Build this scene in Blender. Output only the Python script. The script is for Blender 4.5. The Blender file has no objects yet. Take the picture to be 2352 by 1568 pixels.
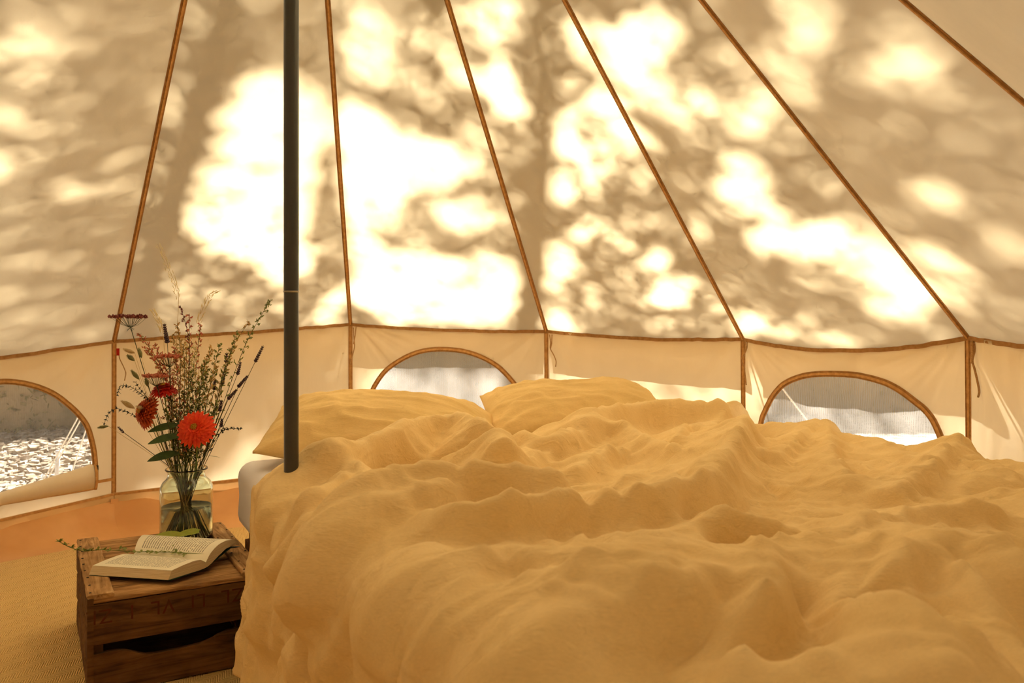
import bpy, bmesh, math, random
import numpy as np
from mathutils import Vector, Matrix
random.seed(7); RS = np.random.RandomState(11)
PI = math.pi
scene = bpy.context.scene
col = scene.collection

# ------------------------------------------------------------------ camera, sky, sun, exposure
F = 1900.0; CX = 1176.0; HY = 720.0; ZC = 1.07
cam_d = bpy.data.cameras.new('camera'); cam = bpy.data.objects.new('camera', cam_d); col.objects.link(cam)
cam.location = (0, 0, ZC); cam.rotation_euler = (PI / 2, 0, 0)
cam_d.sensor_width = 36.0; cam_d.lens = F / 2352 * 36.0
cam_d.shift_y = -(784 - HY) / 2352.0
cam_d.clip_start = 0.05
cam_d.dof.use_dof = True; cam_d.dof.focus_distance = 2.9; cam_d.dof.aperture_fstop = 5.6
scene.camera = cam

AZ, EL = math.radians(13), math.radians(43)
SUN = np.array([math.sin(AZ) * math.cos(EL), math.cos(AZ) * math.cos(EL), math.sin(EL)])
sd = bpy.data.lights.new('sun', 'SUN'); sd.energy = 19.0; sd.color = (1.0, 0.94, 0.83); sd.angle = math.radians(1.15)
so = bpy.data.objects.new('sun', sd); col.objects.link(so); so.location = (3, 9, 9)
so.rotation_euler = Vector(SUN).to_track_quat('Z', 'Y').to_euler()
world = bpy.data.worlds.new('world'); scene.world = world; world.use_nodes = True
wn = world.node_tree.nodes; wl = world.node_tree.links
bg = wn['Background']
tc = wn.new('ShaderNodeTexCoord'); sep = wn.new('ShaderNodeSeparateXYZ'); rp = wn.new('ShaderNodeValToRGB')
wl.new(tc.outputs['Generated'], sep.inputs[0]); wl.new(sep.outputs['Z'], rp.inputs[0]); wl.new(rp.outputs[0], bg.inputs['Color'])
rp.color_ramp.elements[0].position = 0.0; rp.color_ramp.elements[0].color = (1.0, 0.90, 0.74, 1)
rp.color_ramp.elements[1].position = 0.8; rp.color_ramp.elements[1].color = (0.80, 0.80, 0.80, 1)
bg.inputs['Strength'].default_value = .5
scene.view_settings.view_transform = 'Standard'; scene.view_settings.look = 'None'
scene.view_settings.gamma = 1.0; scene.view_settings.use_curve_mapping = False
scene.view_settings.exposure = 0.31
cy = scene.cycles
cy.max_bounces = 10; cy.diffuse_bounces = 4; cy.glossy_bounces = 3; cy.transmission_bounces = 9; cy.transparent_max_bounces = 8
cy.use_adaptive_sampling = True; cy.adaptive_threshold = 0.09; cy.adaptive_min_samples = 12; cy.caustics_reflective = False
cy.use_denoising = True; cy.sample_clamp_indirect = 8.0; cy.blur_glossy = 1.0

# ------------------------------------------------------------------ helpers
def W(px, py, Y):
    return np.array([(px - CX) / F * Y, Y, ZC - (py - HY) / F * Y])
def proj(P):
    P = np.asarray(P, float)
    return np.stack([CX + F * P[..., 0] / P[..., 1], HY - F * (P[..., 2] - ZC) / P[..., 1]], -1)

class MB:
    def __init__(s): s.v = []; s.f = []
    def add(s, vs, fs):
        o = len(s.v); s.v.extend([tuple(map(float, p)) for p in vs]); s.f.extend([tuple(i + o for i in q) for q in fs])
    def grid(s, P, closed=False):
        n, m = P.shape[:2]; o = len(s.v)
        s.v.extend([tuple(p) for p in P.reshape(-1, 3).tolist()])
        mm = m if closed else m - 1
        for i in range(n - 1):
            for j in range(mm):
                a = o + i * m + j; b = o + i * m + (j + 1) % m
                s.f.append((a, b, b + m, a + m))
    def box(s, c, x, y, z):
        c = np.array(c, float); x = np.array(x, float) / 2; y = np.array(y, float) / 2; z = np.array(z, float) / 2
        vs = [c + i * x + j * y + k * z for k in (-1, 1) for j in (-1, 1) for i in (-1, 1)]
        s.add(vs, [(0, 2, 3, 1), (4, 5, 7, 6), (0, 1, 5, 4), (2, 6, 7, 3), (0, 4, 6, 2), (1, 3, 7, 5)])
    def tube(s, pts, r, n=6, cap=True):
        pts = [np.array(p, float) for p in pts]; k = len(pts)
        rr = r if hasattr(r, '__len__') else [r] * k
        t0 = pts[1] - pts[0]; t0 /= (np.linalg.norm(t0) + 1e-12)
        up = np.array([0, 0, 1.0]) if abs(t0[2]) < .9 else np.array([1.0, 0, 0])
        a = np.cross(t0, up); a /= np.linalg.norm(a)
        o = len(s.v)
        for i in range(k):
            t = pts[min(i + 1, k - 1)] - pts[max(i - 1, 0)]; t = t / (np.linalg.norm(t) + 1e-12)
            a = a - t * a.dot(t); a /= (np.linalg.norm(a) + 1e-12); b = np.cross(t, a)
            for j in range(n):
                q = 2 * PI * j / n
                s.v.append(tuple(pts[i] + rr[i] * (a * math.cos(q) + b * math.sin(q))))
        for i in range(k - 1):
            for j in range(n):
                A = o + i * n + j; B = o + i * n + (j + 1) % n
                s.f.append((A, B, B + n, A + n))
        if cap:
            s.f.append(tuple(o + j for j in range(n))[::-1]); s.f.append(tuple(o + (k - 1) * n + j for j in range(n)))
    def lathe(s, prof, c=(0, 0, 0), n=32, M=None):
        P = np.zeros((len(prof), n, 3)); q = np.arange(n) * 2 * PI / n
        for i, (r, z) in enumerate(prof):
            P[i, :, 0] = r * np.cos(q); P[i, :, 1] = r * np.sin(q); P[i, :, 2] = z
        if M is not None: P = P @ np.array(M).T
        s.grid(P + np.array(c, float), True)
    def strip(s, pts, nrm, w, th):
        """flat ribbon: width w, thickness th along nrm"""
        pts = np.array(pts, float); k = len(pts); nrm = np.array(nrm, float)
        if nrm.ndim == 1: nrm = np.tile(nrm, (k, 1))
        tg = np.gradient(pts, axis=0); tg /= np.linalg.norm(tg, axis=1)[:, None] + 1e-12
        nrm = nrm - tg * (nrm * tg).sum(1)[:, None]; nrm /= np.linalg.norm(nrm, axis=1)[:, None]
        sd_ = np.cross(tg, nrm)
        P = np.stack([pts - sd_ * w / 2 - nrm * th * .5, pts + sd_ * w / 2 - nrm * th * .5, pts + sd_ * w / 2 + nrm * th * .5, pts - sd_ * w / 2 + nrm * th * .5], 1)
        o = len(s.v); s.grid(P, True)
        s.f.append((o, o + 1, o + 2, o + 3)); e = o + (k - 1) * 4; s.f.append((e + 3, e + 2, e + 1, e))
    def build(s, name, mat, parent=None, smooth=True, kind=None):
        me = bpy.data.meshes.new(name); me.from_pydata(s.v, [], s.f); me.update()
        if mat: me.materials.append(mat)
        if smooth: me.polygons.foreach_set('use_smooth', [True] * len(me.polygons))
        o = bpy.data.objects.new(name, me); col.objects.link(o)
        if parent is not None:
            o.parent = parent; o.matrix_parent_inverse = Matrix.Translation(-Vector(parent.location)) if parent.type == 'EMPTY' and parent.parent is None else Matrix.Identity(4)
        if kind: o['kind'] = kind
        if name in ('buds', 'leaves', 'side_stems', 'umbel_rays', 'flower_head', 'tail', 'seed_head', 'flower_spike', 'flower_centre', 'lettering'): o['kind'] = 'stuff'
        return o
def sub(o, name, mb, mat, smooth=True):     # sub-part whose coordinates are those of its part
    c = mb.build(name, mat, None, smooth); c.parent = o
    return c
def empty(name, loc=(0, 0, 0)):
    o = bpy.data.objects.new(name, None); col.objects.link(o); o.location = tuple(map(float, loc)); o.empty_display_size = .05
    return o
def tag(o, label=None, cat=None, group=None, kind=None):
    if label: o['label'] = label
    if cat: o['category'] = cat
    if group: o['group'] = group
    if kind: o['kind'] = kind
    return o
def fast_mesh(name, V, Q, mat, parent=None, smooth=True, uv=None):
    me = bpy.data.meshes.new(name)
    V = np.asarray(V, np.float32).reshape(-1, 3); Q = np.asarray(Q, np.int32); k = Q.shape[1]
    me.vertices.add(len(V)); me.vertices.foreach_set('co', V.ravel())
    me.loops.add(Q.size); me.loops.foreach_set('vertex_index', Q.ravel())
    me.polygons.add(len(Q)); me.polygons.foreach_set('loop_start', np.arange(len(Q), dtype=np.int32) * k)
    me.polygons.foreach_set('loop_total', np.full(len(Q), k, np.int32))
    me.polygons.foreach_set('use_smooth', np.full(len(Q), smooth))
    if uv is not None:
        ul = me.uv_layers.new(name='uv'); ul.data.foreach_set('uv', np.asarray(uv, np.float32)[Q.ravel()].ravel())
    me.update(calc_edges=True); me.validate()
    if mat: me.materials.append(mat)
    o = bpy.data.objects.new(name, me); col.objects.link(o)
    if parent is not None:
        o.parent = parent; o.matrix_parent_inverse = Matrix.Translation(-Vector(parent.location))
    return o
def gridq(n, m):
    i, j = np.meshgrid(np.arange(n - 1), np.arange(m - 1), indexing='ij'); a = (i * m + j).ravel()
    return np.stack([a, a + 1, a + 1 + m, a + m], 1)
def vnoise(x, y, seed=0):
    r = np.random.RandomState(seed).rand(256, 256)
    xi = np.floor(x).astype(int); yi = np.floor(y).astype(int); fx = x - xi; fy = y - yi
    fx = fx * fx * (3 - 2 * fx); fy = fy * fy * (3 - 2 * fy)
    g = lambda a, b: r[a % 256, b % 256]
    return (g(xi, yi) * (1 - fx) + g(xi + 1, yi) * fx) * (1 - fy) + (g(xi, yi + 1) * (1 - fx) + g(xi + 1, yi + 1) * fx) * fy
def fbm(x, y, seed=0, o=3):
    t = 0; a = 1; n = 0
    for i in range(o): t = t + a * vnoise(x * 2 ** i, y * 2 ** i, seed + i); n += a; a *= .5
    return t / n
def interp_poly(pts, n):
    pts = np.array(pts, float); d = np.r_[0, np.cumsum(np.linalg.norm(np.diff(pts, axis=0), axis=1))]
    t = np.linspace(0, d[-1], n)
    return np.stack([np.interp(t, d, pts[:, k]) for k in range(pts.shape[1])], 1)
def smooth_poly(pts, n):
    p = interp_poly(pts, n)
    for _ in range(max(2, n // 12)):
        q = p.copy(); q[1:-1] = (p[:-2] + 2 * p[1:-1] + p[2:]) / 4; p = q
    return p

# ------------------------------------------------------------------ materials
def mat_new(name):
    m = bpy.data.materials.new(name); m.use_nodes = True
    n = m.node_tree.nodes; l = m.node_tree.links
    return m, n, l, n['Principled BSDF'], n['Material Output']
def noise_col(n, l, c1, c2, scale, detail=4, coord='Object', stretch=None, ramp=(.35, .65)):
    t = n.new('ShaderNodeTexCoord'); src = t.outputs[coord]
    if stretch:
        mp = n.new('ShaderNodeMapping'); mp.inputs['Scale'].default_value = stretch; l.new(src, mp.inputs[0]); src = mp.outputs[0]
    nz = n.new('ShaderNodeTexNoise'); nz.inputs['Scale'].default_value = scale; nz.inputs['Detail'].default_value = detail
    l.new(src, nz.inputs['Vector'])
    r = n.new('ShaderNodeValToRGB'); r.color_ramp.elements[0].position = ramp[0]; r.color_ramp.elements[1].position = ramp[1]
    r.color_ramp.elements[0].color = (*c1, 1); r.color_ramp.elements[1].color = (*c2, 1)
    l.new(nz.outputs['Fac'], r.inputs[0]); return r.outputs[0], nz.outputs['Fac'], src
def bump(n, l, bs, h, strength=.3, dist=.01, prev=None):
    b = n.new('ShaderNodeBump'); b.inputs['Strength'].default_value = strength; b.inputs['Distance'].default_value = dist
    l.new(h, b.inputs['Height'])
    if prev is not None: l.new(prev, b.inputs['Normal'])
    if bs is not None: l.new(b.outputs[0], bs.inputs['Normal'])
    return b.outputs[0]
def simple(name, c1, c2=None, scale=30, rough=.8, bs=.2, bd=.002, stretch=None, spec=.2, metal=0, sheen=0):
    m, n, l, p, o = mat_new(name); c2 = c2 or tuple(x * .8 for x in c1)
    c, f, _ = noise_col(n, l, c1, c2, scale, stretch=stretch); l.new(c, p.inputs['Base Color'])
    p.inputs['Roughness'].default_value = rough; p.inputs['Specular IOR Level'].default_value = spec; p.inputs['Metallic'].default_value = metal
    if sheen: p.inputs['Sheen Weight'].default_value = sheen
    if bs: bump(n, l, p, f, bs, bd)
    return m
def canvas_mat(name, dcol, tcol, mixf=.5, weave=900):
    m, n, l, p, o = mat_new(name); n.remove(p)
    d = n.new('ShaderNodeBsdfDiffuse'); t = n.new('ShaderNodeBsdfTranslucent'); mx = n.new('ShaderNodeMixShader')
    c, f, src = noise_col(n, l, dcol, tuple(x * .93 for x in dcol), 5, 5)
    c2, f2, _ = noise_col(n, l, tcol, tuple(x * .94 for x in tcol), 9, 5, stretch=(1, 1, .25))
    l.new(c, d.inputs[0]); l.new(c2, t.inputs[0])
    nz = n.new('ShaderNodeTexNoise'); nz.inputs['Scale'].default_value = weave; nz.inputs['Detail'].default_value = 1
    tcn = n.new('ShaderNodeTexCoord'); l.new(tcn.outputs['Object'], nz.inputs['Vector'])
    b1 = bump(n, l, None, nz.outputs['Fac'], .1, .0006); b2 = bump(n, l, None, f2, .35, .01, b1)
    l.new(b2, d.inputs['Normal']); l.new(b2, t.inputs['Normal'])
    mx.inputs[0].default_value = mixf
    l.new(d.outputs[0], mx.inputs[1]); l.new(t.outputs[0], mx.inputs[2]); l.new(mx.outputs[0], o.inputs[0])
    return m
M_ROOF = canvas_mat('roof_canvas', (.80, .62, .34), (.90, .72, .44), .62)
M_WALL = canvas_mat('wall_canvas', (.82, .66, .41), (.82, .69, .46), .38)
M_VAL = canvas_mat('valance_canvas', (.80, .66, .42), (.8, .66, .42), .18)
M_TAPE = simple('seam_tape', (.42, .225, .085), (.33, .165, .055), 60, .8, .4, .002)
M_TAPE2 = simple('corner_tape', (.62, .35, .13), (.48, .25, .09), 60, .8, .4, .002)
M_CORD = simple('cotton_cord', (.48, .28, .12), (.36, .2, .08), 200, .8, .4, .001)
M_SKIRT = canvas_mat('skirt_canvas', (.72, .49, .24), (.6, .36, .14), .2)
M_TARP = simple('groundsheet', (.80, .44, .18), (.68, .34, .125), 3.5, .5, .3, .02, spec=.3)
def mesh_mat(lo=.30, hi=.37, nm='insect_mesh'):
    m, n, l, p, o = mat_new(nm); n.remove(p)
    d = n.new('ShaderNodeBsdfDiffuse'); t = n.new('ShaderNodeBsdfTranslucent'); tr = n.new('ShaderNodeBsdfTransparent')
    a = n.new('ShaderNodeMixShader'); b = n.new('ShaderNodeMixShader')
    d.inputs[0].default_value = (.55, .47, .34, 1); t.inputs[0].default_value = (.90, .84, .76, 1); a.inputs[0].default_value = .7
    l.new(d.outputs[0], a.inputs[1]); l.new(t.outputs[0], a.inputs[2])
    tcn = n.new('ShaderNodeTexCoord'); wv = n.new('ShaderNodeTexWave'); wv.inputs['Scale'].default_value = 60; wv.inputs['Distortion'].default_value = 3; wv.inputs['Detail'].default_value = 2
    mp = n.new('ShaderNodeMapping'); mp.inputs['Scale'].default_value = (1, 1, .12); l.new(tcn.outputs['Object'], mp.inputs[0]); l.new(mp.outputs[0], wv.inputs['Vector'])
    mr = n.new('ShaderNodeMapRange'); mr.inputs['To Min'].default_value = lo; mr.inputs['To Max'].default_value = hi
    l.new(wv.outputs['Fac'], mr.inputs['Value']); l.new(mr.outputs[0], b.inputs[0])
    l.new(tr.outputs[0], b.inputs[1]); l.new(a.outputs[0], b.inputs[2]); l.new(b.outputs[0], o.inputs[0]); return m
M_MESH = mesh_mat(); M_MESH1 = mesh_mat(.12, .20, 'clear_insect_mesh')
def linen(name, c1, c2, trans=(0.5, .3, .1), wr=1.0):
    m, n, l, p, o = mat_new(name)
    c, f, src = noise_col(n, l, c1, c2, 7, 6); 
    fine = n.new('ShaderNodeTexNoise'); fine.inputs['Scale'].default_value = 420; fine.inputs['Detail'].default_value = 2
    mp = n.new('ShaderNodeMapping'); mp.inputs['Scale'].default_value = (.25, 1, 1); mp.inputs['Rotation'].default_value = (0, 0, math.radians(-28)); l.new(src, mp.inputs[0]); l.new(mp.outputs[0], fine.inputs['Vector'])
    mix = n.new('ShaderNodeMixRGB'); mix.blend_type = 'MULTIPLY'; mix.inputs[0].default_value = .2
    l.new(c, mix.inputs[1]); l.new(fine.outputs['Fac'], mix.inputs[2])
    br = n.new('ShaderNodeBrightContrast'); br.inputs['Contrast'].default_value = .0; br.inputs['Bright'].default_value = .06
    l.new(mix.outputs[0], br.inputs[0]); l.new(br.outputs[0], p.inputs['Base Color'])
    p.inputs['Roughness'].default_value = .9; p.inputs['Specular IOR Level'].default_value = .1; p.inputs['Sheen Weight'].default_value = 0
    p.inputs['Sheen Tint'].default_value = (1, .85, .6, 1)
    b0 = bump(n, l, None, fine.outputs['Fac'], .35, .0015)
    # small crumples: warped, stretched noise
    prev = b0
    for sc, st, dist, ro in ((14, (1, .35, 1), .012, .5), (34, (.4, 1, 1), .006, -.3), (80, (.5, 1, 1), .0022, .9)):
        mp2 = n.new('ShaderNodeMapping'); mp2.inputs['Scale'].default_value = st; mp2.inputs['Rotation'].default_value = (0, 0, ro); l.new(src, mp2.inputs[0])
        nz = n.new('ShaderNodeTexNoise'); nz.inputs['Scale'].default_value = sc; nz.inputs['Detail'].default_value = 3; nz.inputs['Distortion'].default_value = 1.2
        try: nz.noise_type = 'RIDGED_MULTIFRACTAL'
        except Exception: pass
        l.new(mp2.outputs[0], nz.inputs['Vector']); prev = bump(n, l, None, nz.outputs['Fac'], .36 * wr, dist, prev)
    l.new(prev, p.inputs['Normal'])
    return m
M_LINEN = linen('mustard_linen', (.86, .63, .29), (.80, .57, .24))
M_PILLOW = linen('mustard_pillow_linen', (.80, .56, .22), (.74, .51, .18), wr=.55)
M_SHEET = simple('white_sheet', (.90, .89, .95), (.87, .86, .93), 6, .85, .25, .01)
M_POLE = simple('pole_metal', (.050, .050, .044), (.042, .042, .036), 8, .34, .03, .001, spec=.6, metal=.35)
M_POLE2 = simple('pole_joint_metal', (.35, .32, .25), (.3, .27, .2), 30, .35, .03, .001, metal=.8)
M_BLACK = simple('black_metal', (.012, .01, .008), (.02, .016, .012), 60, .4, .1, .001, spec=.5)
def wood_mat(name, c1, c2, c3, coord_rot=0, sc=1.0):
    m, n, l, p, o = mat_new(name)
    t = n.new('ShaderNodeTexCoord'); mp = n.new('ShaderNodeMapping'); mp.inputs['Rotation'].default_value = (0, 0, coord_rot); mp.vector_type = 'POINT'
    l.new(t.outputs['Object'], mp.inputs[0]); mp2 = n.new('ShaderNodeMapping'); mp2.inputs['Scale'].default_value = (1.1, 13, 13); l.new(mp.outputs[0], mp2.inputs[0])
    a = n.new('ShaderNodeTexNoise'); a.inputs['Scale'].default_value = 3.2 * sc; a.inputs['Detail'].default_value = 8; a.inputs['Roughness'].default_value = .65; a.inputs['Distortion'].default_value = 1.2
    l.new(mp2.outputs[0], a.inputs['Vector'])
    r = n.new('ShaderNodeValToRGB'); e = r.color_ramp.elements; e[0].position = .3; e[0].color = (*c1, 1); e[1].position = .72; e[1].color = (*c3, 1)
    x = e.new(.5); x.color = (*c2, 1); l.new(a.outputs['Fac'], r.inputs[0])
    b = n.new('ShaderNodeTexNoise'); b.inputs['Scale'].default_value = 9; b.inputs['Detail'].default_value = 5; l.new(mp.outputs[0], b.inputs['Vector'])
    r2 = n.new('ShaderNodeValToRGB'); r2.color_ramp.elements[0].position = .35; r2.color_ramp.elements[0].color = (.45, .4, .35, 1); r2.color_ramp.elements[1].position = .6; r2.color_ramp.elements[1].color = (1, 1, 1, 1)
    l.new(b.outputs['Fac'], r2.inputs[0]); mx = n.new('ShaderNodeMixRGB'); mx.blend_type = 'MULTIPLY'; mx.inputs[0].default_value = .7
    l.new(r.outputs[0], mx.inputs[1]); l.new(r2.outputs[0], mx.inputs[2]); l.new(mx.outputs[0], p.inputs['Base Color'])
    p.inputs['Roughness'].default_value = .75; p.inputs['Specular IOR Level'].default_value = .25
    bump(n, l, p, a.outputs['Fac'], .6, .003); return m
CRA = math.radians(30)
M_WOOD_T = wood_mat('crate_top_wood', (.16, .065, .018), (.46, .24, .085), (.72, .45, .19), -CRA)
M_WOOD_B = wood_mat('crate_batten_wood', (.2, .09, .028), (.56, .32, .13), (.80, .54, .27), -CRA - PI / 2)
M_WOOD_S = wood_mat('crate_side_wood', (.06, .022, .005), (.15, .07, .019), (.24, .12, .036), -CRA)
M_NAIL = simple('rusty_nail', (.02, .012, .008), None, 90, .6, 0)
M_REDINK = simple('faded_red_ink', (.11, .026, .009), (.09, .036, .011), 60, .9, 0)
M_BASE = wood_mat('bed_base_wood', (.12, .05, .015), (.26, .12, .04), (.36, .18, .065), -math.radians(28))
def jute():
    m, n, l, p, o = mat_new('jute_herringbone')
    t = n.new('ShaderNodeTexCoord'); mp = n.new('ShaderNodeMapping'); mp.inputs['Rotation'].default_value = (0, 0, math.radians(26)); l.new(t.outputs['Object'], mp.inputs[0])
    s = n.new('ShaderNodeSeparateXYZ'); l.new(mp.outputs[0], s.inputs[0])
    def mth(op, a, b=None, c=None):
        k = n.new('ShaderNodeMath'); k.operation = op
        for i, q in enumerate((a, b, c)):
            if q is None: continue
            if isinstance(q, (int, float)): k.inputs[i].default_value = q
            else: l.new(q, k.inputs[i])
        return k.outputs[0]
    tri = mth('PINGPONG', s.outputs['X'], .034)
    ph = mth('ADD', mth('MULTIPLY', tri, 1.0), s.outputs['Y'])
    st = mth('PINGPONG', ph, .0045); st = mth('MULTIPLY', st, 1 / .0045)
    nz = n.new('ShaderNodeTexNoise'); nz.inputs['Scale'].default_value = 300; l.new(mp.outputs[0], nz.inputs['Vector'])
    h = mth('ADD', st, mth('MULTIPLY', nz.outputs['Fac'], .8))
    r = n.new('ShaderNodeValToRGB'); r.color_ramp.elements[0].position = .25; r.color_ramp.elements[0].color = (.50, .27, .08, 1); r.color_ramp.elements[1].position = 1.0; r.color_ramp.elements[1].color = (.93, .66, .28, 1)
    l.new(h, r.inputs[0]); l.new(r.outputs[0], p.inputs['Base Color']); p.inputs['Roughness'].default_value = .95; p.inputs['Specular IOR Level'].default_value = .05
    bump(n, l, p, h, .7, .004); return m
M_JUTE = jute()
M_GREYRUG = simple('grey_woven_fabric', (.42, .40, .35), (.30, .28, .24), 240, .95, .6, .002)

# ------------------------------------------------------------------ tent geometry
POLE = np.array([(669 - CX) / F * 2.12, 2.12]); R0 = 2.43; NP = 14; STEP = 2 * PI / NP; A0 = math.radians(-34.8)
APEX = W(668, -1187, 2.12); APEX[0] = POLE[0]
EZ = 0.935
def ray_circle(px, R, far=True):
    d = np.array([(px - CX) / F, 1.0]); a = d @ d; b = -2 * d @ POLE; c = POLE @ POLE - R * R
    s = math.sqrt(b * b - 4 * a * c); return (-b + (s if far else -s)) / (2 * a)
eave = {}; bot = {}
EP = {-1: (-525, 872), 0: (262, 782), 1: (805, 743), 2: (1255, 759), 3: (1707, 777), 4: (2224, 773), 5: (3035, 808)}
BP = {-1: 1316, 0: 1135, 1: 1072}
for i in range(NP):
    k = i if i <= 5 else i - NP           # -8..5
    if i > 5: k = i - NP
    a = A0 + k * STEP
    if k in EP:
        px, py = EP[k]; Y = ray_circle(px, R0) if k != 5 else POLE[1] + R0 * math.cos(a)
        eave[k] = W(px, py, Y)
    else:
        eave[k] = np.array([POLE[0] + R0 * math.sin(a), POLE[1] + R0 * math.cos(a), EZ])
    e = eave[k]; out = e[:2] - POLE; out /= np.linalg.norm(out)
    zb = (ZC - (BP[k] - HY) / F * e[1]) if k in BP else .20
    bot[k] = np.array([e[0] + out[0] * .01, e[1] + out[1] * .01, zb])
KS = list(range(-8, 6)); nxt = lambda k: k + 1 if k < 5 else -8
DOOR = [k for k in KS if k in (-8, -7, -6)]
for k in KS: pass
SAG = {-1: .015, 0: .004, 1: .014, 2: .016, 3: .052, 4: .03}
RING = .035
def top_of(k):
    o = eave[k][:2] - POLE; o /= np.linalg.norm(o)
    return np.array([APEX[0] + o[0] * RING, APEX[1] + o[1] * RING, APEX[2] - .02])
def roof_pt(k, s, t):
    a0, a1, b0, b1 = top_of(k), top_of(nxt(k)), eave[k], eave[nxt(k)]
    s = np.asarray(s)[..., None]; t = np.asarray(t)[..., None]
    P = (a0 * (1 - s) + a1 * s) * (1 - t) + (b0 * (1 - s) + b1 * s) * t
    sg = SAG.get(k, .03); w = 4 * s * (1 - s)
    P = P + np.array([0, 0, -1.0]) * (w * sg * t ** 2)
    mid = (b0 + b1) / 2 - np.array([POLE[0], POLE[1], 0]); mid[2] = 0; mid /= np.linalg.norm(mid)
    nrm = mid * .68 + np.array([0, 0, .73])
    P = P - nrm * (w * .02 * np.sin(PI * np.clip(t, 0, 1)))
    # creases fanning from the corners
    ss = s[..., 0]; tt = t[..., 0]
    cr = 0
    for side in (0, 1):
        q = ss if side == 0 else 1 - ss
        ang = q / (1.02 - tt + .06)
        cr = cr + (fbm(ang * 9, tt * 1.2 + k * 7, 40 + side + k % 7) - .5) * np.exp(-((1 - tt) / .3) ** 2) * np.clip(q * 8, 0, 1) * np.exp(-q * 4)
    cr = cr * .02 + (fbm(ss * 5 + k * 3, tt * 3, 77) - .5) * .012 * w[..., 0]
    return P + nrm * cr[..., None]
def wall_pt(k, s, t):
    b0, b1, c0, c1 = eave[k], eave[nxt(k)], bot[k], bot[nxt(k)]
    s_ = np.asarray(s); t_ = np.asarray(t); s = s_[..., None]; t = t_[..., None]
    P = (b0 * (1 - s) + b1 * s) * (1 - t) + (c0 * (1 - s) + c1 * s) * t
    w = 4 * s * (1 - s); sg = SAG.get(k, .03)
    P = P + np.array([0, 0, -1.0]) * (w * sg * (1 - t) ** 1)
    d = b1 - b0; nr = np.array([d[1], -d[0], 0]); nr /= np.linalg.norm(nr)     # inward or outward
    mid = (b0 + b1) / 2
    if nr[:2] @ (POLE - mid[:2]) < 0: nr = -nr
    e = np.clip(s_ * 8, 0, 1) * np.clip((1 - s_) * 8, 0, 1)
    amp = .012 if k != 4 else .03
    rip = (fbm(s_ * (14 if k != 4 else 34) + t_ * 1.5 + k * 5, t_ * .8, 21 + k % 5, 2) - .5) * amp * e * (1 - .3 * t_)
    fan = (fbm(np.arctan2(s_ * 1.3, t_ + .05) * 6 + k, t_ * .5, 31) - .5) * .022 * np.exp(-s_ * 3) * np.clip(s_ * 8, 0, 1)
    fan = fan + (fbm(np.arctan2((1 - s_) * 1.3, t_ + .05) * 6 + k, t_ * .5, 32) - .5) * .022 * np.exp(-(1 - s_) * 3) * np.clip((1 - s_) * 8, 0, 1)
    belly = -.02 * w[..., 0] * np.sin(PI * np.clip(t_, 0, 1))
    return P + nr * (rip + fan + belly)[..., None]
def wall_normal(k):
    d = eave[nxt(k)] - eave[k]; nr = np.array([d[1], -d[0], 0]); nr /= np.linalg.norm(nr)
    if nr[:2] @ (POLE - ((eave[k] + eave[nxt(k)]) / 2)[:2]) < 0: nr = -nr
    return nr

ceiling = tag(empty('ceiling', (POLE[0], POLE[1], 0)), 'cone of sand-coloured canvas panels above the bed', kind='structure')
ns, nt = 41, 81
S, T = np.meshgrid(np.linspace(0, 1, ns), np.linspace(0, 1, nt))
for k in KS:
    P = roof_pt(k, S, T)
    fast_mesh('roof_panel', P, gridq(nt, ns), M_ROOF, ceiling)
for k in KS:
    tt = np.linspace(0, 1, 40)
    pts = roof_pt(k, np.zeros(40), tt)
    o = eave[k][:2] - POLE; o /= np.linalg.norm(o); nrm = -np.array([o[0] * .68, o[1] * .68, .73])
    m = MB(); m.strip(pts + nrm * .004, nrm, .021, .005); ob = m.build('seam_tape', M_TAPE, ceiling, False)
    m = MB(); m.strip(pts + nrm * .009, nrm, .007, .004); m.build('seam_cord', M_TAPE2, ceiling, False)
for k in KS:
    ss = np.linspace(0, 1, 40); pts = roof_pt(k, ss, np.ones(40)); nr = wall_normal(k)
    m = MB(); m.strip(pts + nr * .004 + np.array([0, 0, -.004]), nr, .017, .006); m.build('eave_tape', M_TAPE, ceiling, False)
    # outside eave: a narrow overhang and a hanging valance
    q0 = pts; o2 = pts - nr * .125 + np.array([0, 0, -.085]); d = eave[nxt(k)] - eave[k]
    wav = (fbm(ss * 4 + k * 3, ss * 0, 91) - .5) * .035
    o3 = o2 + np.array([0, 0, -.03]) - nr * .005 + np.stack([ss * 0, ss * 0, wav], 1)
    fast_mesh('valance', np.stack([q0, o2, o3], 0), gridq(3, 40), M_VAL, ceiling)

# ---- walls and windows
def px_to_st(k, px, py):
    """panel coordinates (s,t) seen at a pixel"""
    g = np.linspace(0, 1, 201); Sg, Tg = np.meshgrid(g, g); Pp = proj(wall_pt(k, Sg, Tg))
    o = []
    for x, y in zip(px, py):
        i = np.argmin((Pp[..., 0] - x) ** 2 + (Pp[..., 1] - y) ** 2); o.append((Sg.ravel()[i], Tg.ravel()[i]))
    return np.array(o)
def arc_close(pts, tb):
    """add straight lower ends down to t=tb"""
    return np.vstack([[pts[0][0] - .003, tb], pts, [pts[-1][0] + .003, tb]])
w1 = [(0, 873), (41, 877), (80, 885), (118, 900), (150, 922), (178, 947), (198, 976), (210, 1008), (216, 1037), (218, 1072), (218, 1104)]
s1 = px_to_st(-1, *np.array(w1, float).T)
cen = s1[0][0] - .015; mir = np.stack([2 * cen - s1[::-1, 0], s1[::-1, 1]], 1)
W1 = np.vstack([mir, s1]); 
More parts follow.
